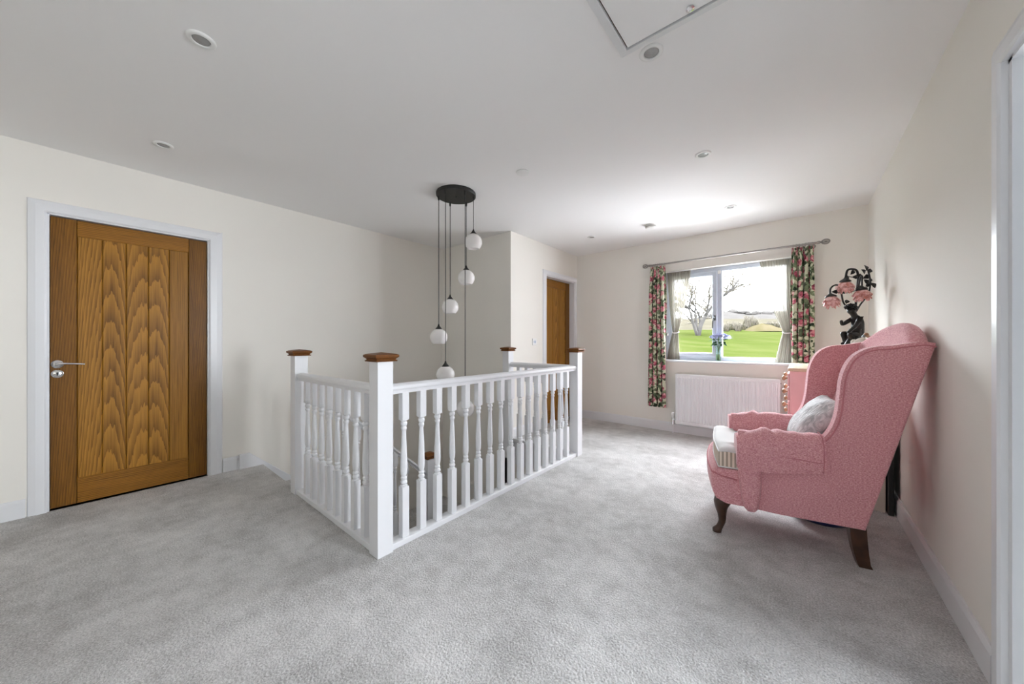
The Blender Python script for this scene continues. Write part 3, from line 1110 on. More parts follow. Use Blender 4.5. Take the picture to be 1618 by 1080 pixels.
# loft hatch
r = thing('loft_hatch', 'white loft hatch with a round lock set in the ceiling', 'loft hatch', (-0.25, 1.2, HC))
hx0, hx1, hy0, hy1 = -0.622, 0.05, 0.80, 1.527
fw = 0.036
def mitre(a, b, c_, d):
    """sloped frame bar between outer edge a-b and inner edge c-d"""
    bm = NB()
    P = [(a, 0.0), (a, -0.010), (c_, -0.020), (c_, 0.0)]
    Q = [(b, 0.0), (b, -0.010), (d, -0.020), (d, 0.0)]
    A = [bm.verts.new((p[0][0], p[0][1], HC + p[1])) for p in P]
    B = [bm.verts.new((p[0][0], p[0][1], HC + p[1])) for p in Q]
    bm.faces.new(A); bm.faces.new(B[::-1])
    for i in range(4):
        bm.faces.new((A[i], B[i], B[(i + 1) % 4], A[(i + 1) % 4]))
    obj('frame', bm, M['trim'], r, world=True)
o4 = [(hx0, hy0), (hx1, hy0), (hx1, hy1), (hx0, hy1)]
i4 = [(hx0 + fw, hy0 + fw), (hx1 - fw, hy0 + fw), (hx1 - fw, hy1 - fw), (hx0 + fw, hy1 - fw)]
for k in range(4):
    mitre(o4[k], o4[(k + 1) % 4], i4[k], i4[(k + 1) % 4])
bm = NB(); box(bm, hx0 + fw + 0.007, hx1 - fw - 0.007, hy0 + fw + 0.007, hy1 - fw - 0.007, HC - 0.016, HC - 0.006, 0.001, 1)
pn = obj('hatch_panel', bm, M['ceiling'], r, world=True)
bm = NB(); box(bm, hx0 + fw, hx1 - fw, hy0 + fw, hy1 - fw, HC - 0.005, HC - 0.001)
obj('shadow_gap', bm, M['walnut'], r, world=True)
bm = NB(); lathe(bm, [(0.014, 0), (0.015, -0.004), (0.008, -0.006), (0.008, -0.003), (0, -0.003)], (-0.325, 1.462, HC - 0.016), 20)
obj('lock', bm, M['chrome'], pn, smooth=True, auto=40, world=True)

# light switch
r = thing('light_switch', 'white light switch on the bright wall left of the further oak door', 'switch', (XC, 3.565, 1.138))
bm = NB(); box(bm, XC, XC + 0.009, 3.565 - 0.043, 3.565 + 0.043, 1.138 - 0.043, 1.138 + 0.043, 0.004, 2)
obj('plate', bm, M['plastic'], r, world=True)
for dy in (-0.013, 0.013):
    bm = NB(); box(bm, XC + 0.008, XC + 0.014, 3.565 + dy - 0.009, 3.565 + dy + 0.009, 1.138 - 0.016, 1.138 + 0.016, 0.002, 1)
    obj('rocker', bm, M['upvc'], r, world=True)

# ------------------------------------------------------------------ pendant light
PX, PY = -2.315, 2.005
r = thing('pendant_light', 'cluster pendant with six white globes hanging from a black ceiling disc', 'pendant light', (PX, PY, HC), YAW)
bm = NB(); lathe(bm, [(0.170, 0), (0.172, -0.004), (0.172, -0.026), (0.169, -0.030), (0.0, -0.030)], (0, 0, 0), 48)
can = obj('canopy', bm, M['black'], r, smooth=True, auto=40)
bm = NB(); lathe(bm, [(0.007, -0.030), (0.007, -0.036), (0.0, -0.040)], (0, 0, 0), 10)
obj('centre_screw', bm, M['black'], can, smooth=True, auto=40)
# (angle, height of globe centre); local x is the viewer's right
GL = [(0, 2.010), (62, 1.722), (120, 1.455), (181, 1.178), (244, 0.862), (309, 0.575)]
for ang, zc in GL:
    a = math.radians(ang)
    lx, ly = 0.152 * math.cos(a), 0.152 * math.sin(a)
    zl = zc - HC
    bm = NB()
    lathe(bm, [(0.0085, -0.030), (0.0085, -0.050), (0.006, -0.062), (0.003, -0.064)], (lx, ly, 0), 10)
    tube(bm, [(lx, ly, -0.06), (lx, ly, zl + 0.10)], 0.0032, 8)
    obj('cord', bm, M['black'], r, smooth=True, auto=40)
    R_ = 0.076
    prof = []
    for k in range(22):
        t = 0.34 + (2.42 - 0.34) * k / 21
        prof.append((R_ * math.sin(t), R_ * math.cos(t)))
    prof += [(prof[-1][0] - 0.003, prof[-1][1] + 0.001), (prof[-1][0] - 0.004, prof[-1][1] + 0.02), (0.0, prof[-1][1] + 0.035)]
    bm = NB(); lathe(bm, prof, (lx, ly, zl), 32)
    g = obj('globe_shade', bm, M['opal'], r, smooth=True, auto=60)
    bm = NB(); lathe(bm, [(0.003, 0.118), (0.006, 0.112), (0.010, 0.098), (0.013, 0.094), (0.016, 0.090), (0.032, 0.070), (0.034, 0.066), (0.0, 0.060)], (lx, ly, zl), 20)
    obj('shade_holder', bm, M['black'], g, smooth=True, auto=50)
# ------------------------------------------------------------------ radiator
r = thing('radiator', 'white ribbed panel radiator on the wall below the window', 'radiator', (-0.671, YW, 0.12))
rx0, rx1, rz0, rz1 = -1.184, -0.158, 0.125, 0.742
ryf = YW - 0.10
bm = NB()
box(bm, rx0, rx1, ryf, ryf + 0.018, rz0, rz1, 0.006, 2)
n = 31
pitch = (rx1 - rx0 - 0.03) / n
for i in range(n):
    x = rx0 + 0.015 + pitch * (i + 0.5)
    zb, zt = rz0 + 0.035, rz1 - 0.035
    w0, w1 = pitch * 0.36, pitch * 0.22
    A = [(x - w0, ryf, zb), (x + w0, ryf, zb), (x + w0, ryf, zt), (x - w0, ryf, zt)]
    B = [(x - w1, ryf - 0.009, zb + 0.012), (x + w1, ryf - 0.009, zb + 0.012), (x + w1, ryf - 0.009, zt - 0.012), (x - w1, ryf - 0.009, zt - 0.012)]
    va = [bm.verts.new(p) for p in A]; vb = [bm.verts.new(p) for p in B]
    bm.faces.new(vb)
    for k in range(4):
        bm.faces.new((va[k], va[(k + 1) % 4], vb[(k + 1) % 4], vb[k]))
obj('front_panel', bm, M['rad'], r, world=True)
bm = NB(); box(bm, rx0 + 0.01, rx1 - 0.01, YW - 0.055, YW - 0.038, rz0 + 0.005, rz1 - 0.01, 0.005)
obj('back_panel', bm, M['rad'], r, world=True)
bm = NB()
for k in range(40):
    x = rx0 + 0.02 + (rx1 - rx0 - 0.04) * k / 39
    box(bm, x - 0.004, x + 0.004, ryf + 0.02, YW - 0.056, rz1 - 0.012, rz1 - 0.004)
box(bm, rx0 + 0.002, rx1 - 0.002, ryf + 0.018, ryf + 0.022, rz1 - 0.014, rz1 - 0.002)
tag(obj('top_grille', bm, M['rad'], r, world=True))
for xa, xb in ((rx0 + 0.0, rx0 + 0.006), (rx1 - 0.006, rx1)):
    bm = NB(); box(bm, xa, xb, ryf + 0.019, YW - 0.036, rz0 + 0.02, rz1 - 0.002)
    obj('side_cover', bm, M['rad'], r, world=True)
for xs in (-0.95, -0.4):
    bm = NB(); box(bm, xs - 0.02, xs + 0.02, YW - 0.04, YW - 0.001, rz0 + 0.08, rz1 - 0.08)
    obj('wall_bracket', bm, M['steel'], r, world=True)
vx, vy = rx0 - 0.036, ryf + 0.03
bm = NB()
tube(bm, [(rx0 + 0.012, vy, 0.165), (vx, vy, 0.165)], 0.010, 10)
lathe(bm, [(0.009, 0.10), (0.015, 0.105), (0.015, 0.13), (0.011, 0.135), (0.011, 0.175), (0.016, 0.18), (0.016, 0.192), (0.0, 0.192)], (vx, vy, 0), 14)
v = obj('valve', bm, M['chrome'], r, smooth=True, auto=40, world=True)
bm = NB(); lathe(bm, [(0.014, 0.192), (0.018, 0.198), (0.018, 0.245), (0.014, 0.256), (0, 0.257)], (vx, vy, 0), 18)
obj('valve_head', bm, M['plastic'], v, smooth=True, auto=40, world=True)
bm = NB(); tube(bm, [(vx, vy, 0.0), (vx, vy, 0.105)], 0.0075, 10)
tag(obj('pipe', bm, M['white'], r, smooth=True, auto=50, world=True))
bm = NB(); box(bm, rx1, rx1 + 0.008, vy - 0.006, vy + 0.006, rz1 - 0.05, rz1 - 0.036, 0.002)
obj('bleed_valve', bm, M['steel'], r, world=True)

# ------------------------------------------------------------------ curtains
RY_, RZ_ = YW - 0.10, 2.122
r = thing('curtain_rod', 'slim grey metal curtain rod with open cage finials above the window', 'curtain rod', (-0.68, YW, RZ_))
bm = NB(); tube(bm, [(-1.505, RY_, RZ_), (0.150, RY_, RZ_)], 0.0105, 12)
for x, sg in ((-1.505, -1), (0.150, 1)):
    lathe(bm, [(0.0105, -0.02), (0.0145, -0.018), (0.0145, 0.0), (0.009, 0.006), (0.006, 0.014), (0.0, 0.016)], (x, RY_, RZ_), 12, Matrix.Rotation(sg * PI / 2, 4, 'Y'))
obj('rod', bm, M['steel'], r, smooth=True, auto=40, world=True)
for x, sg in ((-1.515, -1), (0.160, 1)):
    bm = NB()
    cx = x + sg * 0.034
    for k in range(6):
        a = PI * k / 6
        pts = []
        for t in range(17):
            th = 2 * PI * t / 16
            pts.append((cx + 0.032 * math.cos(th), RY_ + 0.026 * math.sin(th) * math.cos(a), RZ_ + 0.026 * math.sin(th) * math.sin(a)))
        tube(bm, pts[:-1], 0.0028, 6, closed=True)
    lathe(bm, [(0.0, -0.036), (0.007, -0.03), (0.004, -0.024), (0, -0.02)], (cx, RY_, RZ_), 10, Matrix.Rotation(sg * PI / 2, 4, 'Y'))
    lathe(bm, [(0, -0.011), (0.009, -0.006), (0.011, 0), (0.009, 0.006), (0, 0.011)], (cx, RY_, RZ_), 10)
    obj('finial', bm, M['steel'], r, smooth=True, auto=50, world=True)
for x in (-1.46, 0.105):
    bm = NB()
    tube(bm, [(x, YW, RZ_ - 0.012), (x, YW - 0.05, RZ_ - 0.02), (x, RY_, RZ_ - 0.014)], 0.006, 8)
    lathe(bm, [(0.02, 0.0), (0.02, 0.005), (0, 0.006)], (x, YW, RZ_ - 0.012), 14, Matrix.Rotation(PI / 2, 4, 'X'))
    obj('bracket', bm, M['steel'], r, smooth=True, auto=40, world=True)

def curtain(name, label, x0, x1, ztop, zbot, folds, seed, x0b=None, x1b=None):
    x0b = x0 if x0b is None else x0b
    x1b = x1 if x1b is None else x1b
    rr = thing(name, label, 'curtain', ((x0 + x1) / 2, RY_, ztop), 0, 'floral curtains at the window')
    bm = NB()
    def fn(u, v):
        z = ztop + (zbot - ztop) * v
        a = x0 + (x0b - x0) * v; b = x1 + (x1b - x1) * v
        wob = noise.noise(Vector((seed, u * 3, v * 2.5)))
        ph = 2 * PI * folds * (u + 0.04 * math.sin(3 * v + seed)) + 0.5 * wob
        amp = (0.010 + 0.026 * min(1, v * 6)) * (0.85 + 0.3 * noise.noise(Vector((u * 2 + seed, v * 1.5, 3))))
        head = 0.010 * max(0, 1 - v * 22) * math.sin(ph * 2)
        x = a + (b - a) * u + 0.010 * math.sin(2 * ph) * min(1, v * 5) + 0.004 * wob
        y = RY_ + 0.002 + amp * math.cos(ph) + head - 0.012 * min(1, v * 4) + 0.008 * wob
        zz = z + 0.006 * math.cos(ph) * (1 if v < 0.02 else 0)
        return (x, y, zz)
    W = 0.62
    grid(bm, fn, 96, 44, lambda u, v: (u * W + seed, v * (ztop - zbot)))
    o = obj('drape', bm, M['floral'], rr, smooth=True, world=True)
    md = o.modifiers.new('thickness', 'SOLIDIFY'); md.thickness = 0.003
    # header tape and rings
    proto = None
    for k in range(7):
        x = x0 + 0.012 + (x1 - x0 - 0.024) * k / 6
        if proto is None:
            bm = NB()
            tube(bm, [(0, 0.0165 * math.cos(t * PI / 8), 0.0165 * math.sin(t * PI / 8)) for t in range(16)], 0.0022, 6, closed=True)
            proto = obj('curtain_ring', bm, M['steel'], rr, smooth=True)
            o2 = proto
        else:
            o2 = instance(proto, 'curtain_ring', (0, 0, 0), rr)
        o2.location = Vector((x, RY_, RZ_ - 0.004)) - rr.location
        o2.rotation_euler = (0, 0, 0.25 * math.sin(k * 2.1))
    return rr
curtain('floral_curtain', 'long rose floral curtain drawn back at the left of the window', -1.487, -1.303, 2.100, 0.313, 4, 1.7, -1.512, -1.288)
curtain('floral_curtain', 'rose floral curtain hanging right of the window behind the pink chest', -0.066, 0.105, 2.100, 0.33, 4, 4.3, -0.070, 0.122)

def net_curtain(name, label, side, top, gat, bot, zt, zg, zb, y0):
    """top, gat, bot = (x0,x1)"""
    rr = thing(name, label, 'curtain', ((top[0] + top[1]) / 2, y0, zt), 0, 'sheer curtains at the window')
    bm = NB()
    def span(v):
        z = zt + (zb - zt) * v
        if z > zg:
            t = (zt - z) / (zt - zg)
            e = t ** (1.15)
            e = e * (1 - 0.12 * math.sin(PI * t))
            return [top[i] + (gat[i] - top[i]) * e for i in (0, 1)], 1 - t
        t = (zg - z) / (zg - zb)
        e = t ** 0.8
        return [gat[i] + (bot[i] - gat[i]) * e for i in (0, 1)], -t
    def fn(u, v):
        (a, b), t = span(v)
        z = zt + (zb - zt) * v
        n = 11
        ph = 2 * PI * n * u + 1.2 * noise.noise(Vector((u * 4, v * 2, side)))
        w = abs(b - a)
        amp = 0.007 + 0.006 * (1 - min(1, w / 0.25))
        tuck = 0.004 * max(0, 1 - abs(z - zg) / 0.15)
        return (a + (b - a) * u + 0.002 * math.sin(ph * 1.7), y0 + amp * math.sin(ph) + tuck, z)
    grid(bm, fn, 110, 50)
    o = obj('voile', bm, M['net'], rr, smooth=True, world=True)
    bm = NB()
    gx = (gat[0] + gat[1]) / 2; gw = abs(gat[1] - gat[0]) / 2 + 0.004
    tube(bm, [(gx + gw * math.cos(2 * PI * k / 18), y0 + 0.024 * math.sin(2 * PI * k / 18), zg + 0.010 * math.sin(2 * PI * k / 18)) for k in range(18)], [0.006] * 18, 6, closed=True)
    obj('tie_band', bm, M['cushiontop'], rr, smooth=True, world=True)
    bm = NB()
    tube(bm, [(top[0], y0 - 0.012, zt - 0.004), (top[1], y0 - 0.012, zt - 0.004)], 0.004, 8)
    obj('heading_wire', bm, M['trim'], rr, smooth=True, world=True)
    return rr
net_curtain('net_curtain', 'sheer cream voile tied back at the left side of the window', 1, (-1.318, -1.035), (-1.250, -1.182), (-1.318, -1.163), 2.030, 1.26, 0.912, YW + 0.030)
net_curtain('net_curtain', 'sheer cream voile tied back at the right side of the window', 2, (-0.345, -0.066), (-0.140, -0.068), (-0.210, -0.064), 2.030, 1.24, 0.912, YW + 0.030)
r = thing('tieback_knob', 'small round grey knob on the window reveal beside the left voile', 'tieback', (WX0, YW + 0.02, 1.235))
bm = NB()
lathe(bm, [(0.006, 0.0), (0.006, 0.022), (0.018, 0.026), (0.022, 0.034), (0.018, 0.042), (0, 0.045)], (0, 0, 0), 16, Matrix.Rotation(PI / 2, 4, 'Y'))
obj('knob', bm, M['steel'], r, smooth=True, auto=40)

# ------------------------------------------------------------------ vase and flowers on the sill
VX, VY = -0.742, YW + 0.030
r = thing('glass_vase', 'slim clear glass vase of water on the window sill', 'vase', (VX, VY, WZ0))
bm = NB()
lathe(bm, [(0.0, 0.0), (0.028, 0.0), (0.029, 0.004), (0.027, 0.05), (0.029, 0.12), (0.036, 0.195), (0.034, 0.195), (0.027, 0.12), (0.025, 0.05), (0.025, 0.012), (0, 0.012)], (0, 0, 0), 24)
obj('vase_body', bm, M['vaseglass'], r, smooth=True, auto=60)
bm = NB(); lathe(bm, [(0.0, 0.013), (0.0245, 0.013), (0.0245, 0.05), (0.0255, 0.085), (0, 0.085)], (0, 0, 0), 20)
obj('water', bm, M['water'], r, smooth=True, auto=60)
def bloom(rad, seed):
    rnd = random.Random(seed)
    bm = NB()
    N = 70
    for k in range(N):
        z = 1 - 1.55 * (k + 0.5) / N
        a = k * 2.39996
        d = Vector((math.sqrt(max(0, 1 - z * z)) * math.cos(a), math.sqrt(max(0, 1 - z * z)) * math.sin(a), z * 0.72))
        t1 = d.cross(Vector((0.3, 0.2, 1))).normalized()
        t2 = d.cross(t1).normalized()
        rr = rad * (0.85 + 0.25 * rnd.random())
        s_ = rad * 0.24
        p = d * rr
        q = d * rr * 0.55
        tilt = d * s_ * (rnd.random() - 0.5)
        vs = [bm.verts.new(q + t1 * s_ * 0.4), bm.verts.new(p + t1 * s_ + tilt), bm.verts.new(p * 1.08 + t2 * s_ * 0.4), bm.verts.new(p - t1 * s_ - tilt), bm.verts.new(q - t1 * s_ * 0.4)]
        bm.faces.new(vs)
    return bm
def leaf_mesh(bm, base, d, n_, length, width):
    base, d, n_ = Vector(base), Vector(d).normalized(), Vector(n_).normalized()
    sd = d.cross(n_).normalized()
    prof = [(0.0, 0.05), (0.2, 0.6), (0.45, 1.0), (0.7, 0.75), (0.9, 0.3), (1.0, 0.0)]
    L_, R_, Mid = [], [], []
    for t, w in prof:
        c = base + d * length * t + n_ * length * (0.12 * math.sin(PI * t) - 0.10 * t * t)
        Mid.append(bm.verts.new(c))
        L_.append(bm.verts.new(c + sd * width * w * 0.5 + n_ * width * w * 0.15))
        R_.append(bm.verts.new(c - sd * width * w * 0.5 + n_ * width * w * 0.15))
    for k in range(len(prof) - 1):
        bm.faces.new((Mid[k], L_[k], L_[k + 1], Mid[k + 1]))
        bm.faces.new((R_[k], Mid[k], Mid[k + 1], R_[k + 1]))
FL = [(-0.050, 0.0, 0.288, 'leftmost lilac white flower in the sill vase'), (0.005, -0.018, 0.300, 'front centre lilac white flower in the sill vase'),
      (0.050, 0.012, 0.302, 'centre right lilac white flower in the sill vase'), (0.092, -0.004, 0.282, 'rightmost lilac white flower in the sill vase'),
      (0.002, 0.030, 0.306, 'rear lilac white flower in the sill vase nearest the glass')]
for i, (dx, dy, dz, lab) in enumerate(FL):
    t = thing('cut_flower', lab, 'flower', (VX, VY, WZ0 + 0.016), 0, 'white flowers in the sill vase')
    bm = bloom(0.040, i)
    bmesh.ops.translate(bm, verts=bm.verts, vec=(dx, dy, dz - 0.016))
    o = obj('bloom', bm, M['petal_white'], t)
    bm = NB()
    tube(bm, smooth_pts([(-dx * 0.12, -dy * 0.15, 0.0), (dx * 0.12, dy * 0.2, 0.14), (dx * 0.5, dy * 0.5, 0.21), (dx, dy, dz - 0.03)], 4), 0.0028, 6)
    obj('stem', bm, M['stem'], t, smooth=True)
    dirs = [(-1, 0.1, -0.15), (-0.5, -0.7, 0.1), (0.4, -0.8, 0.0), (0.9, -0.3, 0.1), (0.2, 0.8, 0.1)]
    for q in range(3):
        bm = NB()
        d = Vector(dirs[i]) + Vector((0.5 * math.sin(q * 2.2 + i), -0.25 * q, -0.3 * q))
        leaf_mesh(bm, (dx * 0.45, dy * 0.5 - 0.006 * q, 0.235 - 0.022 * q), d, (0.1, -0.4, 1), 0.062 + (0.03 if (i == 0 and q == 0) else 0), 0.036)
        obj('leaf', bm, M['leafgreen'], t, smooth=True)

# ------------------------------------------------------------------ chest of drawers
cx0, cx1, cy0, cy1 = -0.060, 0.432, 3.395, 4.215
ctop = 0.936
r = thing('chest_of_drawers', 'pink painted chest with pale wooden top standing behind the armchair', 'chest of drawers', ((cx0 + cx1) / 2, (cy0 + cy1) / 2, 0))
bm = NB()
box(bm, cx0, cx1, cy0, cy1, 0.0, ctop - 0.024, 0.004, 2)
obj('carcass', bm, M['pinkpaint'], r, world=True)
bm = NB(); box(bm, cx0 - 0.012, cx1 + 0.006, cy0 - 0.012, cy1 + 0.012, ctop - 0.024, ctop, 0.004, 2)
obj('top', bm, M['paleoak'], r, world=True)
RYp = Matrix.Rotation(-PI / 2, 4, 'Y')
for k in range(8):
    zc = 0.842 - 0.107 * k
    bm = NB(); box(bm, cx0 - 0.014, cx0 - 0.001, cy0 + 0.015, cy1 - 0.015, zc - 0.050, zc + 0.050, 0.003, 1)
    d = obj('drawer', bm, M['pinkpaint'], r, world=True)
    for yy in (3.60, 4.01):
        bm = NB(); lathe(bm, [(0.008, 0.0), (0.007, 0.012), (0.012, 0.016), (0.020, 0.022), (0.021, 0.030), (0.016, 0.037), (0.0, 0.040)], (cx0 - 0.014, yy, zc), 16, RYp)
        obj('knob', bm, M['toebrass'], d, smooth=True, auto=50, world=True)

o = tag(obj('leaning_board', box(NB(), 0.150, 0.438, 3.352, 3.374, 0.0, 0.60, 0.003, 2), M['offwhite']), 'off white board standing on the carpet behind the armchair legs', 'board')
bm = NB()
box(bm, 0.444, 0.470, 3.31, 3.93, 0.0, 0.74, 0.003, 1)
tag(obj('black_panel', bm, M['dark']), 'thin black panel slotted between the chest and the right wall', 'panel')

# ------------------------------------------------------------------ ornaments on the chest
def stump(bm, r0, h, seed):
    rnd = random.Random(seed)
    seg = 12
    rings = []
    for k in range(6):
        z = h * k / 5
        rr = r0 * (1.15 - 0.25 * k / 5)
        rings.append([bm.verts.new((rr * (0.85 + 0.3 * rnd.random()) * math.cos(2 * PI * i / seg), rr * (0.85 + 0.3 * rnd.random()) * math.sin(2 * PI * i / seg), z)) for i in range(seg)])
    for k in range(5):
        for i in range(seg):
            bm.faces.new((rings[k][i], rings[k][(i + 1) % seg], rings[k + 1][(i + 1) % seg], rings[k + 1][i]))
    bm.faces.new(rings[0][::-1]); bm.faces.new(rings[-1])
    return bm
def bird(root, base, mats, scale, tilt):
    """body along local x (tail at -x, head at +x)"""
    secs = [(-0.085, 0.000, 0.004, 0.010), (-0.055, 0.008, 0.009, 0.014), (-0.03, 0.018, 0.020, 0.022), (0.0, 0.028, 0.030, 0.028), (0.025, 0.036, 0.028, 0.026), (0.042, 0.052, 0.019, 0.018), (0.048, 0.064, 0.015, 0.015)]
    bm = NB()
    rings = []
    for x, z, rv, rh in secs:
        rings.append([bm.verts.new(Vector((x, rh * math.cos(2 * PI * k / 14), z + rv * math.sin(2 * PI * k / 14))) * scale + Vector(base)) for k in range(14)])
    for k in range(len(rings) - 1):
        for i in range(14):
            bm.faces.new((rings[k][i], rings[k][(i + 1) % 14], rings[k + 1][(i + 1) % 14], rings[k + 1][i]))
    bm.faces.new(rings[0][::-1]); bm.faces.new(rings[-1])
    b = obj('body', bm, M[mats[0]], root, smooth=True)
    bm = NB()
    bmesh.ops.create_uvsphere(bm, u_segments=14, v_segments=10, radius=0.0175 * scale)
    bmesh.ops.translate(bm, verts=bm.verts, vec=Vector((0.052, 0, 0.072)) * scale + Vector(base))
    lathe(bm, [(0.006 * scale, 0.0), (0.003 * scale, 0.012 * scale), (0.0, 0.02 * scale)], Vector((0.066, 0, 0.068)) * scale + Vector(base), 8, Matrix.Rotation(math.radians(115), 4, 'Y'))
    obj('head', bm, M[mats[1]], root, smooth=True)
    for sg in (-1, 1):
        bm = NB()
        leaf_mesh(bm, Vector((0.022, sg * 0.027, 0.042)) * scale + Vector(base), (-1, -0.12 * sg, -0.38), (0, sg, 0.2), 0.085 * scale, 0.04 * scale)
        o = obj('wing', bm, M[mats[0]], root, smooth=True)
        o.modifiers.new('thickness', 'SOLIDIFY').thickness = 0.004
r = thing('dove_ornament', 'cream dove ornament with grey head behind the chair wing', 'ornament', (0.327, 3.556, ctop), YAW)
bm = stump(NB(), 0.030, 0.166, 3); obj('perch', bm, M['brownwood'], r)
bird(r, (0.0, 0.0, 0.176), ('dove', 'dovehead'), 0.86, 0)
r = thing('brown_bird_ornament', 'small brown carved bird ornament right of the cream dove', 'ornament', (0.386, 3.560, ctop), YAW + 1.35)
bm = stump(NB(), 0.028, 0.186, 5); obj('perch', bm, M['brownwood'], r)
bird(r, (-0.012, 0.0, 0.192), ('brownwood', 'brownwood'), 0.85, 0)

# ------------------------------------------------------------------ figural lamp
r = thing('figural_table_lamp', 'dark bronze figure lamp with three pink flower shades in the corner', 'lamp', (0.32, 3.80, ctop), YAW)
def LP(px, py, d=0.0):
    return Vector(((px - 1347.7) / 200.7, d, 0.2 + (540.3 - py) / 200.7))
bm = NB()
rnd = random.Random(11)
rings = []
for k, (z, rr) in enumerate([(0, 0.085), (0.012, 0.088), (0.03, 0.080), (0.07, 0.068), (0.11, 0.060), (0.15, 0.052), (0.185, 0.040), (0.20, 0.02)]):
    rings.append([bm.verts.new((0.02 + rr * (1 if k < 2 else 0.85 + 0.3 * rnd.random()) * math.cos(2 * PI * i / 16), rr * (1 if k < 2 else 0.85 + 0.3 * rnd.random()) * math.sin(2 * PI * i / 16), z)) for i in range(16)])
for k in range(len(rings) - 1):
    for i in range(16):
        bm.faces.new((rings[k][i], rings[k][(i + 1) % 16], rings[k + 1][(i + 1) % 16], rings[k + 1][i]))
bm.faces.new(rings[0][::-1]); bm.faces.new(rings[-1])
obj('base', bm, M['bronze'], r, smooth=True, auto=50)
# seated figure grown with a skin modifier
V, E_, R_ = [], [], []
def jv(p, rad, link=None):
    V.append(p); R_.append(rad)
    if link is not None: E_.append((link, len(V) - 1))
    return len(V) - 1
pel = jv(LP(1354, 528), 0.040)
wai = jv(LP(1356, 518), 0.033, pel)
che = jv(LP(1354, 507), 0.038, wai)
nek = jv(LP(1350, 499), 0.016, che)
he1 = jv(LP(1346.5, 493), 0.026, nek)
he2 = jv(LP(1342.5, 487.5), 0.033, he1)
for sd, el, ha in ((-1, (1343, 515), (1331.5, 526.5)), (1, (1339, 513), (1336, 505))):
    sh = jv(LP(1352, 504, sd * 0.036), 0.020, che)
    e1 = jv(LP(el[0], el[1], sd * 0.045), 0.014, sh)
    w1 = jv(LP((el[0] + ha[0]) / 2, (el[1] + ha[1]) / 2, sd * 0.042), 0.012, e1)
    h1 = jv(LP(ha[0], ha[1], sd * 0.036), 0.011, w1)
for sd, kn, an in ((-1, (1335, 528), (1344, 541)), (1, (1337, 525), (1340, 541))):
    hp = jv(LP(1352, 530, sd * 0.026), 0.027, pel)
    k1 = jv(LP(kn[0], kn[1], sd * 0.034), 0.019, hp)
    c1 = jv(LP((kn[0] + an[0]) / 2 + 1, (kn[1] + an[1]) / 2, sd * 0.03), 0.016, k1)
    a1 = jv(LP(an[0], an[1], sd * 0.028), 0.012, c1)
    f1 = jv(LP(an[0] - 6, an[1] + 2.5, sd * 0.028), 0.009, a1)
me = bpy.data.meshes.new('figure')
me.from_pydata([tuple(v) for v in V], E_, [])
fo = bpy.data.objects.new('figure', me); C.objects.link(fo); fo.parent = r
sk = fo.modifiers.new('skin', 'SKIN')
sk.use_smooth_shade = True
for i, v in enumerate(me.skin_vertices[0].data):
    v.radius = (R_[i], R_[i]); v.use_root = (i == 0)
fo.modifiers.new('sub', 'SUBSURF').levels = 2
fo.modifiers['sub'].render_levels = 2
me.materials.append(M['bronze'])
bm = NB()
for k in range(46):
    a = k * 2.4; z = 1 - 1.0 * k / 46
    d = Vector((math.sqrt(1 - z * z) * math.cos(a), math.sqrt(1 - z * z) * math.sin(a), z))
    d = Matrix.Rotation(math.radians(20), 3, 'Y') @ d
    bmesh.ops.create_icosphere(bm, subdivisions=1, radius=0.0095, matrix=Matrix.Translation(LP(1344, 488.0) + d * 0.036))
obj('hair', bm, M['bronze'], fo, smooth=True)
# cloth around the hips
bm = NB()
def cloth(u, v):
    a = 2 * PI * u
    c = LP(1352 - 4 * v, 520 + 24 * v)
    rr = (0.040 + 0.022 * v) * (1 + 0.13 * math.sin(7 * a + 4 * v))
    return c + Vector((rr * math.cos(a) * 1.05, rr * math.sin(a) * 0.95, 0))
grid(bm, cloth, 42, 8, close_u=True)
obj('drapery', bm, M['bronze'], r, smooth=True)
# stems
def stem(pts, rad):
    bm = NB()
    tube(bm, smooth_pts(pts, 6), rad, 8)
    obj('stem', bm, M['bronze'], r, smooth=True)
stem([LP(1362, 545, 0.0), LP(1361, 520, 0.03), LP(1357.5, 494, 0.03), LP(1357.5, 465, 0.02), LP(1357.5, 440, 0.01), LP(1354, 428.5, 0.0), LP(1345, 425.5, -0.01), LP(1336, 428, -0.015), LP(1333, 440, -0.015)], 0.0075)
stem([LP(1357.5, 470, 0.02), LP(1357, 440, -0.01), LP(1352, 438.5, -0.05), LP(1347.5, 446, -0.07), LP(1346.5, 456, -0.075)], 0.0062)
stem([LP(1357, 497, 0.03), LP(1350, 487, 0.05), LP(1342, 476, 0.05), LP(1335, 462, 0.03), LP(1326, 451, 0.01), LP(1317, 451.5, 0.0), LP(1312, 457, 0.0), LP(1311.5, 466, 0.0)], 0.0062)
stem([LP(1358, 493, 0.03), LP(1364, 480, 0.02), LP(1371, 466, 0.0), LP(1373, 450, -0.01), LP(1372, 438, -0.01), LP(1369, 426, -0.01)], 0.0055)
stem([LP(1371, 466, 0.0), LP(1376, 455, 0.01), LP(1377.5, 444, 0.02)], 0.0035)
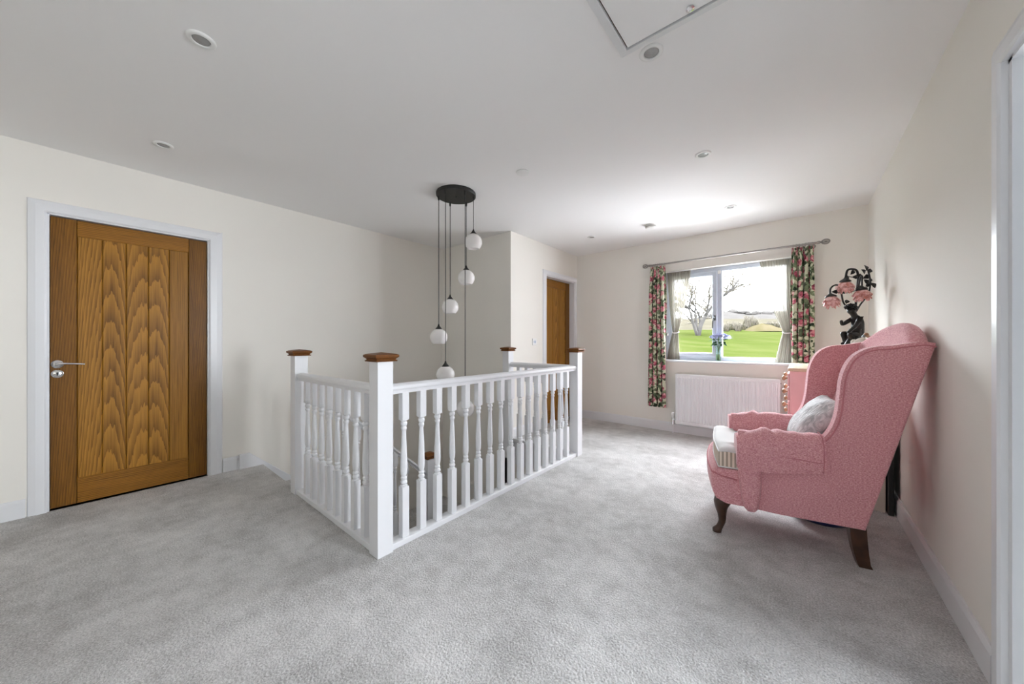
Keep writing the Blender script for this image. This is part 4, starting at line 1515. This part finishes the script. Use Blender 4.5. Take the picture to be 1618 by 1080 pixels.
def flower_shade(cx_, cy_, d, rad, tilt, seed):
    """cup of ruffled petals opening downwards, three whorls"""
    bm = NB()
    nseg = 60
    rot = Euler((math.radians(6 * math.sin(seed)), math.radians(tilt), seed)).to_matrix()
    base = LP(cx_, cy_, d)
    for layer, (r0, r1, hh, np_, off) in enumerate([(0.34, 0.74, 0.088, 5, 0.2), (0.40, 0.96, 0.074, 6, 0.7), (0.42, 1.06, 0.046, 7, 0.1)]):
        def f(u, v):
            a = 2 * PI * u
            pet = abs(math.sin(np_ * a / 2 + off + seed))
            rr = rad * (r0 + (r1 - r0) * (v ** 0.7)) * (1 - 0.16 * v * (1 - pet ** 0.5)) + 0.004 * v * math.sin(3 * np_ * a)
            z = -hh * v * (0.7 + 0.3 * pet) - 0.004 + 0.006 * v * v * math.sin(2 * np_ * a + seed)
            return base + rot @ Vector((rr * math.cos(a), rr * math.sin(a), z))
        grid(bm, f, nseg, 6, close_u=True)
    s_ = obj('flower_shade', bm, M['roseglass'], r, smooth=True)
    s_.modifiers.new('thickness', 'SOLIDIFY').thickness = 0.0025
    bm = NB()
    lathe(bm, [(0.006, 0.030), (0.010, 0.022), (0.018, 0.016), (0.034, 0.004), (0.036, -0.004), (0.030, -0.006), (0, -0.006)], base, 20, rot.to_4x4())
    obj('shade_cap', bm, M['bronze'], s_, smooth=True, auto=50)
flower_shade(1332.5, 445, -0.015, 0.053, -6, 0.4)
flower_shade(1312.5, 468.5, 0.0, 0.052, 10, 1.9)
flower_shade(1346, 459.5, -0.075, 0.053, 4, 3.1)
for (px, py, ang, ln_, d) in ((1341, 437, 200, 0.050, 0), (1344, 434, 60, 0.045, 0), (1346, 438, 350, 0.04, 0), (1362, 437, 170, 0.05, 0), (1363, 442, 300, 0.05, -0.01), (1366, 439, 30, 0.045, 0.01),
                               (1364, 454, 190, 0.05, 0), (1366, 456, 280, 0.045, 0), (1368, 453, 60, 0.04, 0), (1369, 428, 95, 0.05, 0), (1368, 433, 130, 0.05, 0.01), (1371, 432, 60, 0.045, 0),
                               (1375, 446, 70, 0.05, 0.01), (1376, 447, 300, 0.05, 0), (1326, 462, 170, 0.045, 0.01), (1328, 463, 20, 0.04, 0), (1334, 474, 250, 0.035, -0.02), (1372, 462, 280, 0.045, 0)):
    bm = NB()
    a = math.radians(ang)
    leaf_mesh(bm, LP(px, py, d), (math.cos(a), 0.25 * math.sin(ang), math.sin(a)), (0.2 * math.sin(a), -1, 0.2), ln_, 0.034)
    o = obj('leaf', bm, M['bronze'], r, smooth=True)
    o.modifiers.new('thickness', 'SOLIDIFY').thickness = 0.002
bm = NB(); tube(bm, smooth_pts([LP(1326, 462, 0.01), LP(1335, 463, 0.02), LP(1344, 462, 0.02), LP(1357, 458, 0.02)], 4), 0.003, 6)
tube(bm, smooth_pts([LP(1341, 437), LP(1348, 438), LP(1357, 436)], 4), 0.003, 6)
tube(bm, smooth_pts([LP(1357, 440), LP(1364, 440), LP(1372, 440)], 4), 0.003, 6)
tube(bm, smooth_pts([LP(1357, 456, 0.02), LP(1366, 455), LP(1373, 452)], 4), 0.003, 6)
obj('vine', bm, M['bronze'], r, smooth=True)

# ------------------------------------------------------------------ armchair (local frame: x = towards the back, y = towards the far side)
W = 0.66
CH = thing('wing_armchair', 'pink tweed wing armchair with cabriole legs leaning back against the right wall', 'armchair', (-0.375, 2.33, 0), math.atan2(0.125, 0.635))
wing = [(p.x, p.y) for p in smooth_pts([(0.884, 1.128, 0), (0.855, 1.136, 0), (0.827, 1.137, 0), (0.777, 1.127, 0), (0.723, 1.117, 0), (0.678, 1.113, 0), (0.632, 1.096, 0), (0.593, 1.062, 0), (0.565, 1.008, 0), (0.547, 0.936, 0),
                      (0.539, 0.841, 0), (0.530, 0.762, 0), (0.512, 0.695, 0), (0.482, 0.640, 0), (0.450, 0.612, 0)], 3)]
prof = [(0.112, 0.195), (0.30, 0.192), (0.642, 0.189)] + wing + [(0.30, 0.600), (0.112, 0.595)]
for w0, w1 in ((0.0, 0.052), (W - 0.052, W)):
    bm = NB()
    prism(bm, prof, lambda u, v, t: (u, t, v), w0, w1, 0.014, 3)
    sp = obj('side_panel', bm, M['pink'], CH, smooth=True, auto=50)
    wf = w0 if w0 == 0 else w1
    sg = -1 if w0 == 0 else 1
    bm = NB()
    # seam cord running just inside the wing edge
    cpts = []
    for i, (a, b) in enumerate(wing):
        p0 = Vector(wing[max(i - 1, 0)]); p1 = Vector(wing[min(i + 1, len(wing) - 1)])
        t = (p1 - p0).normalized()
        nrm = Vector((-t.y, t.x))
        cpts.append((a + nrm.x * 0.016, wf + sg * 0.001, b + nrm.y * 0.016))
    tube(bm, cpts, 0.0035, 6)
    obj('piping', bm, M['pinkpipe'], sp, smooth=True)
# base under the seat and the bowed front rail
bm = NB()
box(bm, 0.06, 0.655, 0.03, W - 0.03, 0.195, 0.40, 0.01, 2)
obj('seat_base', bm, M['pink'], CH)
bm = NB()
def rail(u, v):
    # v goes round the section, u across the chair
    w = 0.004 + (W - 0.008) * u
    bow = 0.022 * math.sin(PI * u)
    edge = min(1.0, min(u, 1 - u) / 0.06)
    rnd_ = 0.030 * (1 - math.sqrt(max(0, 1 - (1 - edge) ** 2)))
    sec = [(0.16, 0.197), (0.02, 0.197), (0.000, 0.205), (-0.013, 0.235), (-0.022, 0.275), (-0.026, 0.315), (-0.022, 0.36), (-0.010, 0.385), (0.010, 0.395), (0.16, 0.398)]
    x = v * (len(sec) - 1)
    i = min(int(x), len(sec) - 2); f = x - i
    s_ = sec[i][0] * (1 - f) + sec[i + 1][0] * f
    z_ = sec[i][1] * (1 - f) + sec[i + 1][1] * f
    k = max(0, min(1, (0.12 - s_) / 0.1))
    return (s_ - bow * k + rnd_ * k, w, z_)
g = grid(bm, rail, 30, 27)
bm.faces.new([g[0][j] for j in range(28)]); bm.faces.new([g[-1][j] for j in range(27, -1, -1)])
sr = obj('front_rail', bm, M['pink'], CH, smooth=True, auto=60)
bm = NB()
tube(bm, [(-0.022 - 0.022 * math.sin(PI * k / 24) + (0.02 if k in (0, 24) else 0), 0.004 + (W - 0.008) * k / 24, 0.362) for k in range(25)], 0.004, 6)
tube(bm, [(-0.008, 0.003, 0.362), (0.03, 0.001, 0.352), (0.10, 0.001, 0.342)], 0.0035, 6)
obj('piping', bm, M['pinkpipe'], sr, smooth=True)
# arms
for side in (0, 1):
    mw = (lambda w: w) if side == 0 else (lambda w: W - w)
    bm = NB()
    sec = [(0.006, 0.30), (0.005, 0.50), (0.004, 0.57), (0.010, 0.600), (0.030, 0.618), (0.07, 0.622), (0.105, 0.606), (0.118, 0.575), (0.112, 0.50), (0.095, 0.30)]
    prism(bm, sec, lambda u, v, t: (t, mw(u), v), 0.108, 0.60, 0.008, 2)
    ar = obj('arm', bm, M['pink'], CH, smooth=True, auto=50)
    # tapered scroll on the arm front
    bm = NB()
    cs = [(0.178, 0.166, 0.006, 0.012), (0.182, 0.166, 0.020, 0.022), (0.20, 0.165, 0.034, 0.032), (0.27, 0.163, 0.046, 0.042), (0.35, 0.161, 0.053, 0.050), (0.42, 0.160, 0.057, 0.056), (0.52, 0.160, 0.058, 0.066), (0.585, 0.160, 0.052, 0.062), (0.605, 0.16, 0.03, 0.04)]
    rings = []
    for z, s_, hs, hw in cs:
        ring = []
        for k in range(24):
            a = 2 * PI * k / 24
            ca, sa = math.cos(a), math.sin(a)
            e = 0.7
            ring.append(bm.verts.new((s_ + hs * math.copysign(abs(ca) ** e, ca), mw(0.006 + hw * math.copysign(abs(sa) ** e, sa)), z)))
        rings.append(ring)
    for k in range(len(rings) - 1):
        for i in range(24):
            bm.faces.new((rings[k][i], rings[k][(i + 1) % 24], rings[k + 1][(i + 1) % 24], rings[k + 1][i]))
    bm.faces.new(rings[0][::-1]); bm.faces.new(rings[-1])
    obj('arm_front', bm, M['pink'], CH, smooth=True, auto=60)
    # loose arm cover
    bm = NB()
    loop = [(-0.028, 0.430), (-0.034, 0.470), (-0.037, 0.52), (-0.034, 0.570), (-0.025, 0.606), (-0.006, 0.630), (0.020, 0.640), (0.05, 0.643), (0.08, 0.640), (0.108, 0.628), (0.126, 0.598), (0.130, 0.55), (0.128, 0.49), (0.122, 0.44), (0.04, 0.43)]
    ns = 40
    rings = []
    for i in range(ns + 1):
        t = i / ns
        s_ = 0.094 + (0.483 - 0.094) * t
        ring = []
        for j, (w_, z_) in enumerate(loop):
            top = max(0, min(1, (z_ - 0.50) / 0.12))
            front = 0.045 * top * max(0, 1 - t / 0.45) ** 1.5
            wr = 0.011 * top * noise.noise(Vector((t * 7 + side * 3.3, j * 0.25, 1.0)))
            fold = -0.013 * top * math.exp(-((t - 0.44 + 0.03 * (j - 7)) / 0.05) ** 2) + 0.014 * top * math.exp(-((t - 0.36 + 0.02 * (j - 7)) / 0.06) ** 2)
            hem = 0.0
            if j in (0, 13, 14): hem = 0.030 * (abs(t - 0.35) / 0.65) ** 1.2 - 0.006
            zz = z_ - front + (wr + fold) + hem
            ww = w_ - (0.042 * max(0, 1 - t / 0.7) if w_ < 0 else 0) + 0.010 * noise.noise(Vector((t * 5, j * 0.4, 5 + side))) * (0.4 + top)
            ring.append(bm.verts.new((s_ + 0.003 * noise.noise(Vector((j, t * 3, 2))), mw(ww), zz)))
        rings.append(ring)
    n_ = len(loop)
    for i in range(ns):
        for j in range(n_):
            bm.faces.new((rings[i][j], rings[i][(j + 1) % n_], rings[i + 1][(j + 1) % n_], rings[i + 1][j]))
    bm.faces.new(rings[0][::-1]); bm.faces.new(rings[-1])
    ac = obj('arm_cover', bm, M['pink'], CH, smooth=True, auto=60)
    bm = NB()
    tube(bm, [(0.472, mw(w_), z_ + 0.002) for w_, z_ in [(-0.031, 0.455), (-0.0405, 0.52), (-0.038, 0.572), (-0.028, 0.610), (-0.006, 0.634), (0.02, 0.644), (0.05, 0.646), (0.08, 0.644)]], 0.0022, 6)
    tube(bm, [(0.115 + 0.0095 * k, mw(-0.0405 - 0.001 * math.sin(k)), 0.532 + 0.018 * math.exp(-((k - 4) / 6) ** 2) - 0.0006 * k) for k in range(38)], 0.0022, 6)
    obj('seam', bm, M['pinkpipe'], ac, smooth=True)
# back: cross sections over the width, hump in the middle
bm = NB()
nw = 28
rings = []
for i in range(nw + 1):
    u = i / nw
    w = 0.020 + (W - 0.040) * u
    hump = math.sin(PI * u ** 0.93) ** 0.85
    bow = 0.020 * math.sin(PI * u)
    zt = 1.118 + 0.112 * hump
    pad = 0.028 * math.sin(PI * u) ** 0.6
    bk = lambda z: 0.636 + (z - 0.189) * 0.2577 + bow
    fr = lambda z: 0.545 + bow + (z - 0.42) * 0.365 - pad * math.sin(PI * min(1, max(0, (z - 0.42) / (zt - 0.42))))
    th = 0.055
    pts = [(bk(0.25) - 0.01, 0.25), (fr(0.42), 0.30), (fr(0.42), 0.42)]
    for k in range(1, 9):
        z = 0.42 + (zt - 0.05 - 0.42) * k / 8
        pts.append((fr(z), z))
    f0, b0 = fr(zt - 0.05), bk(zt - 0.03)
    for k in range(1, 8):
        a = PI - PI * k / 8
        pts.append(((f0 + b0) / 2 + (b0 - f0) / 2 * math.cos(a), zt - 0.05 + 0.05 * math.sin(a) + 0.02 * (1 - k / 8) * 0 + 0.02 * k / 8))
    pts.append((bk(zt - 0.03), zt - 0.03))
    for k in range(1, 7):
        z = (zt - 0.03) + (0.25 - (zt - 0.03)) * k / 7
        pts.append((bk(z), z))
    rings.append([bm.verts.new((s_, w, z_)) for s_, z_ in pts])
n_ = len(rings[0])
for i in range(nw):
    for j in range(n_):
        bm.faces.new((rings[i][j], rings[i][(j + 1) % n_], rings[i + 1][(j + 1) % n_], rings[i + 1][j]))
bm.faces.new(rings[0][::-1]); bm.faces.new(rings[-1])
obj('backrest', bm, M['pink'], CH, smooth=True, auto=70)
# loose T shaped seat cushion: a grid inside the T outline, crowned on both faces
xs = [0.000, 0.008, 0.018, 0.032, 0.05, 0.07, 0.092, 0.104, 0.118, 0.14, 0.18, 0.24, 0.32, 0.42, 0.50, 0.54, 0.56]
ws = [0.012, 0.020, 0.032, 0.055, 0.085, 0.108, 0.122, 0.134, 0.15, 0.19, 0.25, 0.33]
ws = ws + [W - w for w in ws[-2::-1]]
inside = lambda x, w: (x <= 0.104) or (0.122 <= w <= W - 0.122)
def edge_d(x, w):
    d = min(x, 0.56 - x)
    if x <= 0.104:
        d = min(d, max(w - 0.012, 0), max(W - 0.012 - w, 0))
        if w < 0.122 or w > W - 0.122: d = min(d, 0.104 - x)
    else:
        d = min(d, w - 0.122, W - 0.122 - w)
        d = max(d, 0)
    return max(0, d)
bm = NB()
uvl = bm.loops.layers.uv.verify()
cells = [(i, j) for i in range(len(xs) - 1) for j in range(len(ws) - 1) if inside((xs[i] + xs[i + 1]) / 2, (ws[j] + ws[j + 1]) / 2)]
vt, vb = {}, {}
def cv_(i, j, top):
    D = vt if top else vb
    if (i, j) not in D:
        x, w = xs[i], ws[j]
        e = min(1, edge_d(x, w) / 0.10)
        c = 0.030 * math.sqrt(max(0, 1 - (1 - e) ** 2))
        bow = -0.018 * math.sin(PI * (w / W)) * max(0, 1 - x / 0.1)
        z = (0.492 + c + 0.010 * noise.noise(Vector((x * 9, w * 9, 0)))) if top else (0.402 - 0.0 * c)
        D[(i, j)] = bm.verts.new((x + bow + 0.010, w, z))
    return D[(i, j)]
cnt = {}
for i, j in cells:
    f = bm.faces.new((cv_(i, j, 1), cv_(i + 1, j, 1), cv_(i + 1, j + 1, 1), cv_(i, j + 1, 1))); f.material_index = 0
    f = bm.faces.new((cv_(i, j, 0), cv_(i, j + 1, 0), cv_(i + 1, j + 1, 0), cv_(i + 1, j, 0))); f.material_index = 0
    for a, b in (((i, j), (i + 1, j)), ((i + 1, j), (i + 1, j + 1)), ((i + 1, j + 1), (i, j + 1)), ((i, j + 1), (i, j))):
        cnt.setdefault(frozenset((a, b)), []).append((a, b))
perim = [v[0] for v in cnt.values() if len(v) == 1]
for a, b in perim:
    mid = []
    f = bm.faces.new((vt[a], vb[a], vb[b], vt[b])); f.material_index = 1
    for l in f.loops:
        l[uvl].uv = (l.vert.co.x + l.vert.co.y, l.vert.co.z)
cu = obj('seat_cushion', bm, [M['cushiontop'], M['stripe']], CH, smooth=True, auto=48)
nxt = {a: b for a, b in perim}
start = perim[0][0]
loop = [start]
while True:
    k = nxt[loop[-1]]
    if k == start: break
    loop.append(k)
for z_, nm in ((0.493, 'piping'), (0.404, 'piping')):
    bm = NB()
    pts = []
    for i, j in loop:
        x, w = xs[i], ws[j]
        bow = -0.018 * math.sin(PI * (w / W)) * max(0, 1 - x / 0.1)
        pts.append((x + bow + 0.010, w, z_ + (0.010 * noise.noise(Vector((x * 9, w * 9, 0))) if z_ > 0.45 else 0)))
    tube(bm, pts, 0.0042, 6, closed=True)
    tag(obj(nm, bm, M['cushiontop'], cu, smooth=True), 'white piping cord')
# legs
for mw, lx in ((lambda w: w, 0.0), (lambda w: W - w, 0.035)):
    bm = NB()
    P = smooth_pts([(0.040, mw(0.055), 0.215), (0.030, mw(0.052), 0.185), (0.024, mw(0.05), 0.150), (0.027, mw(0.05), 0.110), (0.028, mw(0.05), 0.070), (0.017, mw(0.05), 0.038), (0.004, mw(0.05), 0.018), (0.002, mw(0.05), 0.0)], 4)
    RR = [0.050, 0.046, 0.033, 0.023, 0.0185, 0.019, 0.025, 0.023]
    rad = []
    for k in range(len(P)):
        x = k / 4
        i = min(int(x), len(RR) - 2); f = x - i
        rad.append(RR[i] * (1 - f) + RR[i + 1] * f)
    for p in P: p.z = max(p.z, 0.0); p.x += lx
    # horizontal sections keep the foot flat
    rings = []
    for p, q in zip(P, rad):
        rings.append([bm.verts.new((p.x + q * math.cos(2 * PI * k / 16), p.y + q * 0.92 * math.sin(2 * PI * k / 16), p.z)) for k in range(16)])
    for k in range(len(rings) - 1):
        for i in range(16):
            bm.faces.new((rings[k][i], rings[k][(i + 1) % 16], rings[k + 1][(i + 1) % 16], rings[k + 1][i]))
    bm.faces.new(rings[0][::-1]); bm.faces.new(rings[-1])
    tag(obj('leg', bm, M['walnut'], CH, smooth=True, auto=60), 'dark cabriole front leg')
    bm = NB()
    secs = [(0.582, 0.646, 0.20), (0.588, 0.650, 0.13), (0.598, 0.655, 0.07), (0.611, 0.661, 0.02), (0.618, 0.670, 0.0)]
    rings = []
    for a, b, z in secs:
        rings.append([bm.verts.new(q) for q in ((a, mw(0.010), z), (b, mw(0.010), z), (b, mw(0.062), z), (a, mw(0.062), z))])
    for k in range(len(rings) - 1):
        for i in range(4):
            bm.faces.new((rings[k][i], rings[k][(i + 1) % 4], rings[k + 1][(i + 1) % 4], rings[k + 1][i]))
    bm.faces.new(rings[0][::-1]); bm.faces.new(rings[-1])
    tag(obj('leg', bm, M['walnut'], CH), 'dark raked back leg')

# cushion on the seat
def to_world(s_, w_, z_):
    return CH.matrix_basis @ Vector((s_, w_, z_))
r = thing('throw_cushion', 'silver grey plush cushion propped on the armchair seat', 'cushion', to_world(0.485, 0.32, 0.512), CH.rotation_euler[2])
bm = NB()
tiltm = Euler((0, math.radians(38), 0)).to_matrix()
def pil(sgn):
    def f(u, v):
        a, b = 2 * u - 1, 2 * v - 1
        e = (1 - abs(a) ** 2.6) * (1 - abs(b) ** 2.6)
        th = 0.070 * max(0, e) ** 0.45
        pin = 1 - 0.07 * (1 - abs(a)) * 0 
        x_ = sgn * th + 0.012 * noise.noise(Vector((a * 2, b * 2, sgn * 3)))* (e > 0.01)
        y_ = a * 0.180 * (1 - 0.07 * (1 - abs(b) ** 2) * abs(a)); z_ = b * 0.165 * (1 - 0.07 * (1 - abs(a) ** 2) * abs(b))
        p = tiltm @ Vector((x_, y_, z_))
        return (p.x + 0.028, p.y, p.z + 0.158)
    return f
grid(bm, pil(1), 26, 26); grid(bm, pil(-1), 26, 26)
bmesh.ops.remove_doubles(bm, verts=bm.verts, dist=0.002)
obj('cushion_body', bm, M['plush'], r, smooth=True)

# blue dish below the chair
r = thing('blue_tray', 'dark blue shallow round tray on the carpet under the armchair', 'tray', (0.10, 3.00, 0.0))
bm = NB(); lathe(bm, [(0.0, 0.0), (0.13, 0.0), (0.150, 0.02), (0.158, 0.055), (0.162, 0.058), (0.162, 0.062), (0.154, 0.060), (0.144, 0.022), (0.126, 0.008), (0, 0.008)], (0, 0, 0), 40)
obj('dish', bm, M['blue'], r, smooth=True, auto=50)

# ------------------------------------------------------------------ outside
FW = Vector((-math.sin(YAW), math.cos(YAW), 0)); RT = Vector((math.cos(YAW), math.sin(YAW), 0))
def ground_z(d, a):
    if d < 60: z = -2.0 + 0.108 * (d - 12) + 0.004 * (a - 0.65) * d
    elif d < 115: z = 3.18 + (d - 60) * 0.102 + 0.004 * (a - 0.65) * 60
    else:
        z = 8.79 + (d - 115) * 0.088
    return z
def P3(d, a, z=None):
    p = FW * d + RT * (a * d)
    return Vector((p.x, p.y, ground_z(d, a) if z is None else z))
def landstrip(name, mat, d0, d1, nd_, label, cat, amp=0.0):
    bm = NB()
    def f(u, v):
        d = d0 + (d1 - d0) * v
        a = -0.35 + 2.2 * u
        p = P3(d, a)
        p.z += amp * noise.noise(Vector((p.x * 0.05, p.y * 0.05, 0)))
        return p
    grid(bm, f, 50, nd_)
    o = obj(name, bm, mat, None, smooth=True)
    return tag(o, label, cat, None, 'structure')
landstrip('ground_field', M['grass'], 9, 61.5, 31, 'bright green grass field sloping up beyond the window', 'field')
landstrip('ground_fallow', M['fallow'], 60.0, 118, 16, 'pale brown field above the green one', 'field')
bm = NB(); box(bm, -7, 7, YW + 0.2, 9.2, -2.75, -2.62)  # unseen slab added to bounce sky light up to the ceiling
tag(obj('ground_reflector', bm, M['reflector']), 'added unseen pale terrace directly below the window', 'reflector', None, 'structure')
bm = NB()
def hill(u, v):
    d = 116 + 140 * v
    a = -0.35 + 2.2 * u
    p = P3(d, a)
    crest = 3.2 + 6.0 * math.exp(-((a - 0.75) / 0.16) ** 2) + 3.4 * math.exp(-((a - 0.62) / 0.05) ** 2) + 1.5 * noise.noise(Vector((a * 14, 0, 2)))
    p.z = 8.6 + crest * math.sin(PI * 0.5 * min(1, v * 1.4))
    return p
grid(bm, hill, 90, 12)
tag(obj('ground_hill', bm, M['wood_far'], None, smooth=True), 'far wooded hill under the pale sky', 'hill', None, 'structure')

def blob(bm, c, rx, rz_, seed, sub=2):
    r0 = bmesh.ops.create_icosphere(bm, subdivisions=sub, radius=1.0)
    for v in r0['verts']:
        n_ = 1 + 0.35 * noise.noise(v.co * 2.2 + Vector((seed, seed * 2, 0)))
        v.co = Vector((v.co.x * rx * n_, v.co.y * rx * n_, max(-0.25, v.co.z) * rz_ * n_)) + c
bm = NB()
for k in range(240):
    a = 0.30 + 0.75 * random.random()
    d = 150 + 95 * random.random()
    v = (d - 116) / 140
    crest = 3.2 + 6.0 * math.exp(-((a - 0.75) / 0.16) ** 2) + 3.4 * math.exp(-((a - 0.62) / 0.05) ** 2)
    p = P3(d, a, 8.9 + crest * math.sin(PI * 0.5 * min(1, v * 1.4)) - 0.3)
    blob(bm, p, 1.6 + 1.4 * random.random(), 0.8 + 1.0 * random.random(), k, 1)
tag(obj('woodland', bm, M['wood_far'], None, smooth=True), 'bare winter woodland covering the far hill', 'woodland', None, 'stuff')

# shrubs along the field edge
SH = [(1147, 57.6, 0.62, 1.3), (1156, 61.0, 0.70, 1.5), (1165, 57.8, 0.55, 1.5), (1173, 61.5, 0.62, 1.1), (1182, 65.0, 0.75, 2.4), (1191, 68.5, 0.85, 1.9), (1224, 68, 1.1, 1.3), (1212, 71.5, 0.8, 0.8)]
SLAB = ['low hedge shrub beside the window mullion at the field edge', 'dark hedge shrub second from the mullion at the field edge', 'narrow hedge shrub third from the mullion at the field edge',
        'low hedge shrub left of the tallest shrub at the field edge', 'tallest shrub left of the earth mound at the field edge', 'rounded shrub behind the left of the earth mound',
        'shrub on the pale field nearest the right curtain', 'smallest shrub on the pale field behind the earth mound']
for i, (px, d, rx, hz) in enumerate(SH):
    a = (px - 809) / 544.4
    p = P3(d, a)
    t = thing('field_shrub', SLAB[i], 'shrub', p, 0, 'shrubs along the field edge')
    rnd = random.Random(i + 20)
    bm = NB()
    for k in range(70):
        x, y = (rnd.random() - 0.5) * 1.5 * rx, (rnd.random() - 0.5) * 1.5 * rx
        x2, y2 = x * 1.5 + (rnd.random() - 0.5) * 0.4, y * 1.5 + (rnd.random() - 0.5) * 0.4
        hh = hz * (0.6 + 0.5 * rnd.random())
        tube(bm, [(x * 0.4, y * 0.4, -0.1), (x, y, hh * 0.5), (x2, y2, hh)], [0.06, 0.04, 0.015], 4)
    obj('twigs', bm, M['twig'], t)
    bm = NB()
    for k in range(6):
        blob(bm, Vector(((rnd.random() - 0.5) * rx * 1.3, (rnd.random() - 0.5) * rx, hz * 0.25 * rnd.random())), rx * 0.5, hz * 0.5, i * 7 + k, 2)
    obj('foliage', bm, M['hedge'], t, smooth=True)
bm = NB()
am = (1207 - 809) / 544.4
c = P3(58.5, am)
def mound(u, v):
    a = 2 * PI * u
    q = 1 - v
    x, y = 3.4 * q * math.cos(a), 2.4 * q * math.sin(a)
    h = 1.35 * (1 - q ** 1.6) * (1 + 0.25 * noise.noise(Vector((x, y, 1))))
    return (x * RT.x + y * FW.x, x * RT.y + y * FW.y, h - 0.15)
grid(bm, mound, 28, 8, close_u=True)
o = obj('earth_mound', bm, M['mound'], None, smooth=True)
o.location = c
tag(o, 'low sandy earth mound at the top of the green field', 'mound')

# bare tree seen through the left light
def tree(name, label, d, px, height, lean, seed, spread, twig_n):
    a = (px - 809) / 544.4
    t = thing(name, label, 'tree', P3(d, a), YAW)
    rnd = random.Random(seed)
    bt, bw = NB(), NB()
    def grow(p, dr, ln_, rad, lev):
        pts = [p]
        q = p.copy(); dd = dr.copy()
        for k in range(4):
            dd = (dd + Vector((rnd.uniform(-1, 1), rnd.uniform(-1, 1), rnd.uniform(-0.3, 0.6))) * 0.22).normalized()
            q = q + dd * ln_ / 4
            pts.append(q.copy())
        tube(bt if lev < 2 else bw, pts, [rad, rad * 0.85, rad * 0.7, rad * 0.55, rad * 0.4], 5 if lev < 2 else 4)
        if lev >= 3: return
        for k in range(3 if lev < 1 else (5 if lev == 1 else twig_n)):
            s_ = pts[rnd.randint(1, 4)]
            nd_ = (dd * 0.55 + Vector((rnd.uniform(-1.2, 0.8), rnd.uniform(-1, 1), rnd.uniform(-0.35, 0.6))) * spread).normalized()
            grow(s_.copy(), nd_, ln_ * rnd.uniform(0.45, 0.75), max(0.060, rad * 0.60), lev + 1)
    for dr, l_, rad in lean:
        grow(Vector((0, 0, -0.2)), Vector(dr).normalized(), height * l_, rad, 0)
    obj('trunk', bt, M['bark'], t, smooth=True)
    obj('twigs', bw, M['twig'], t, smooth=True)
tree('bare_tree', 'bare leafless tree with pale twigs beyond the left window light', 50, 1103, 6.4, [((0.25, 0.1, 1), 1.0, 0.34), ((-0.4, 0, 0.8), 0.7, 0.28), ((0.35, 0.2, 0.7), 0.65, 0.25), ((-0.1, 0.2, 1), 0.8, 0.25)], 9, 0.8, 8)
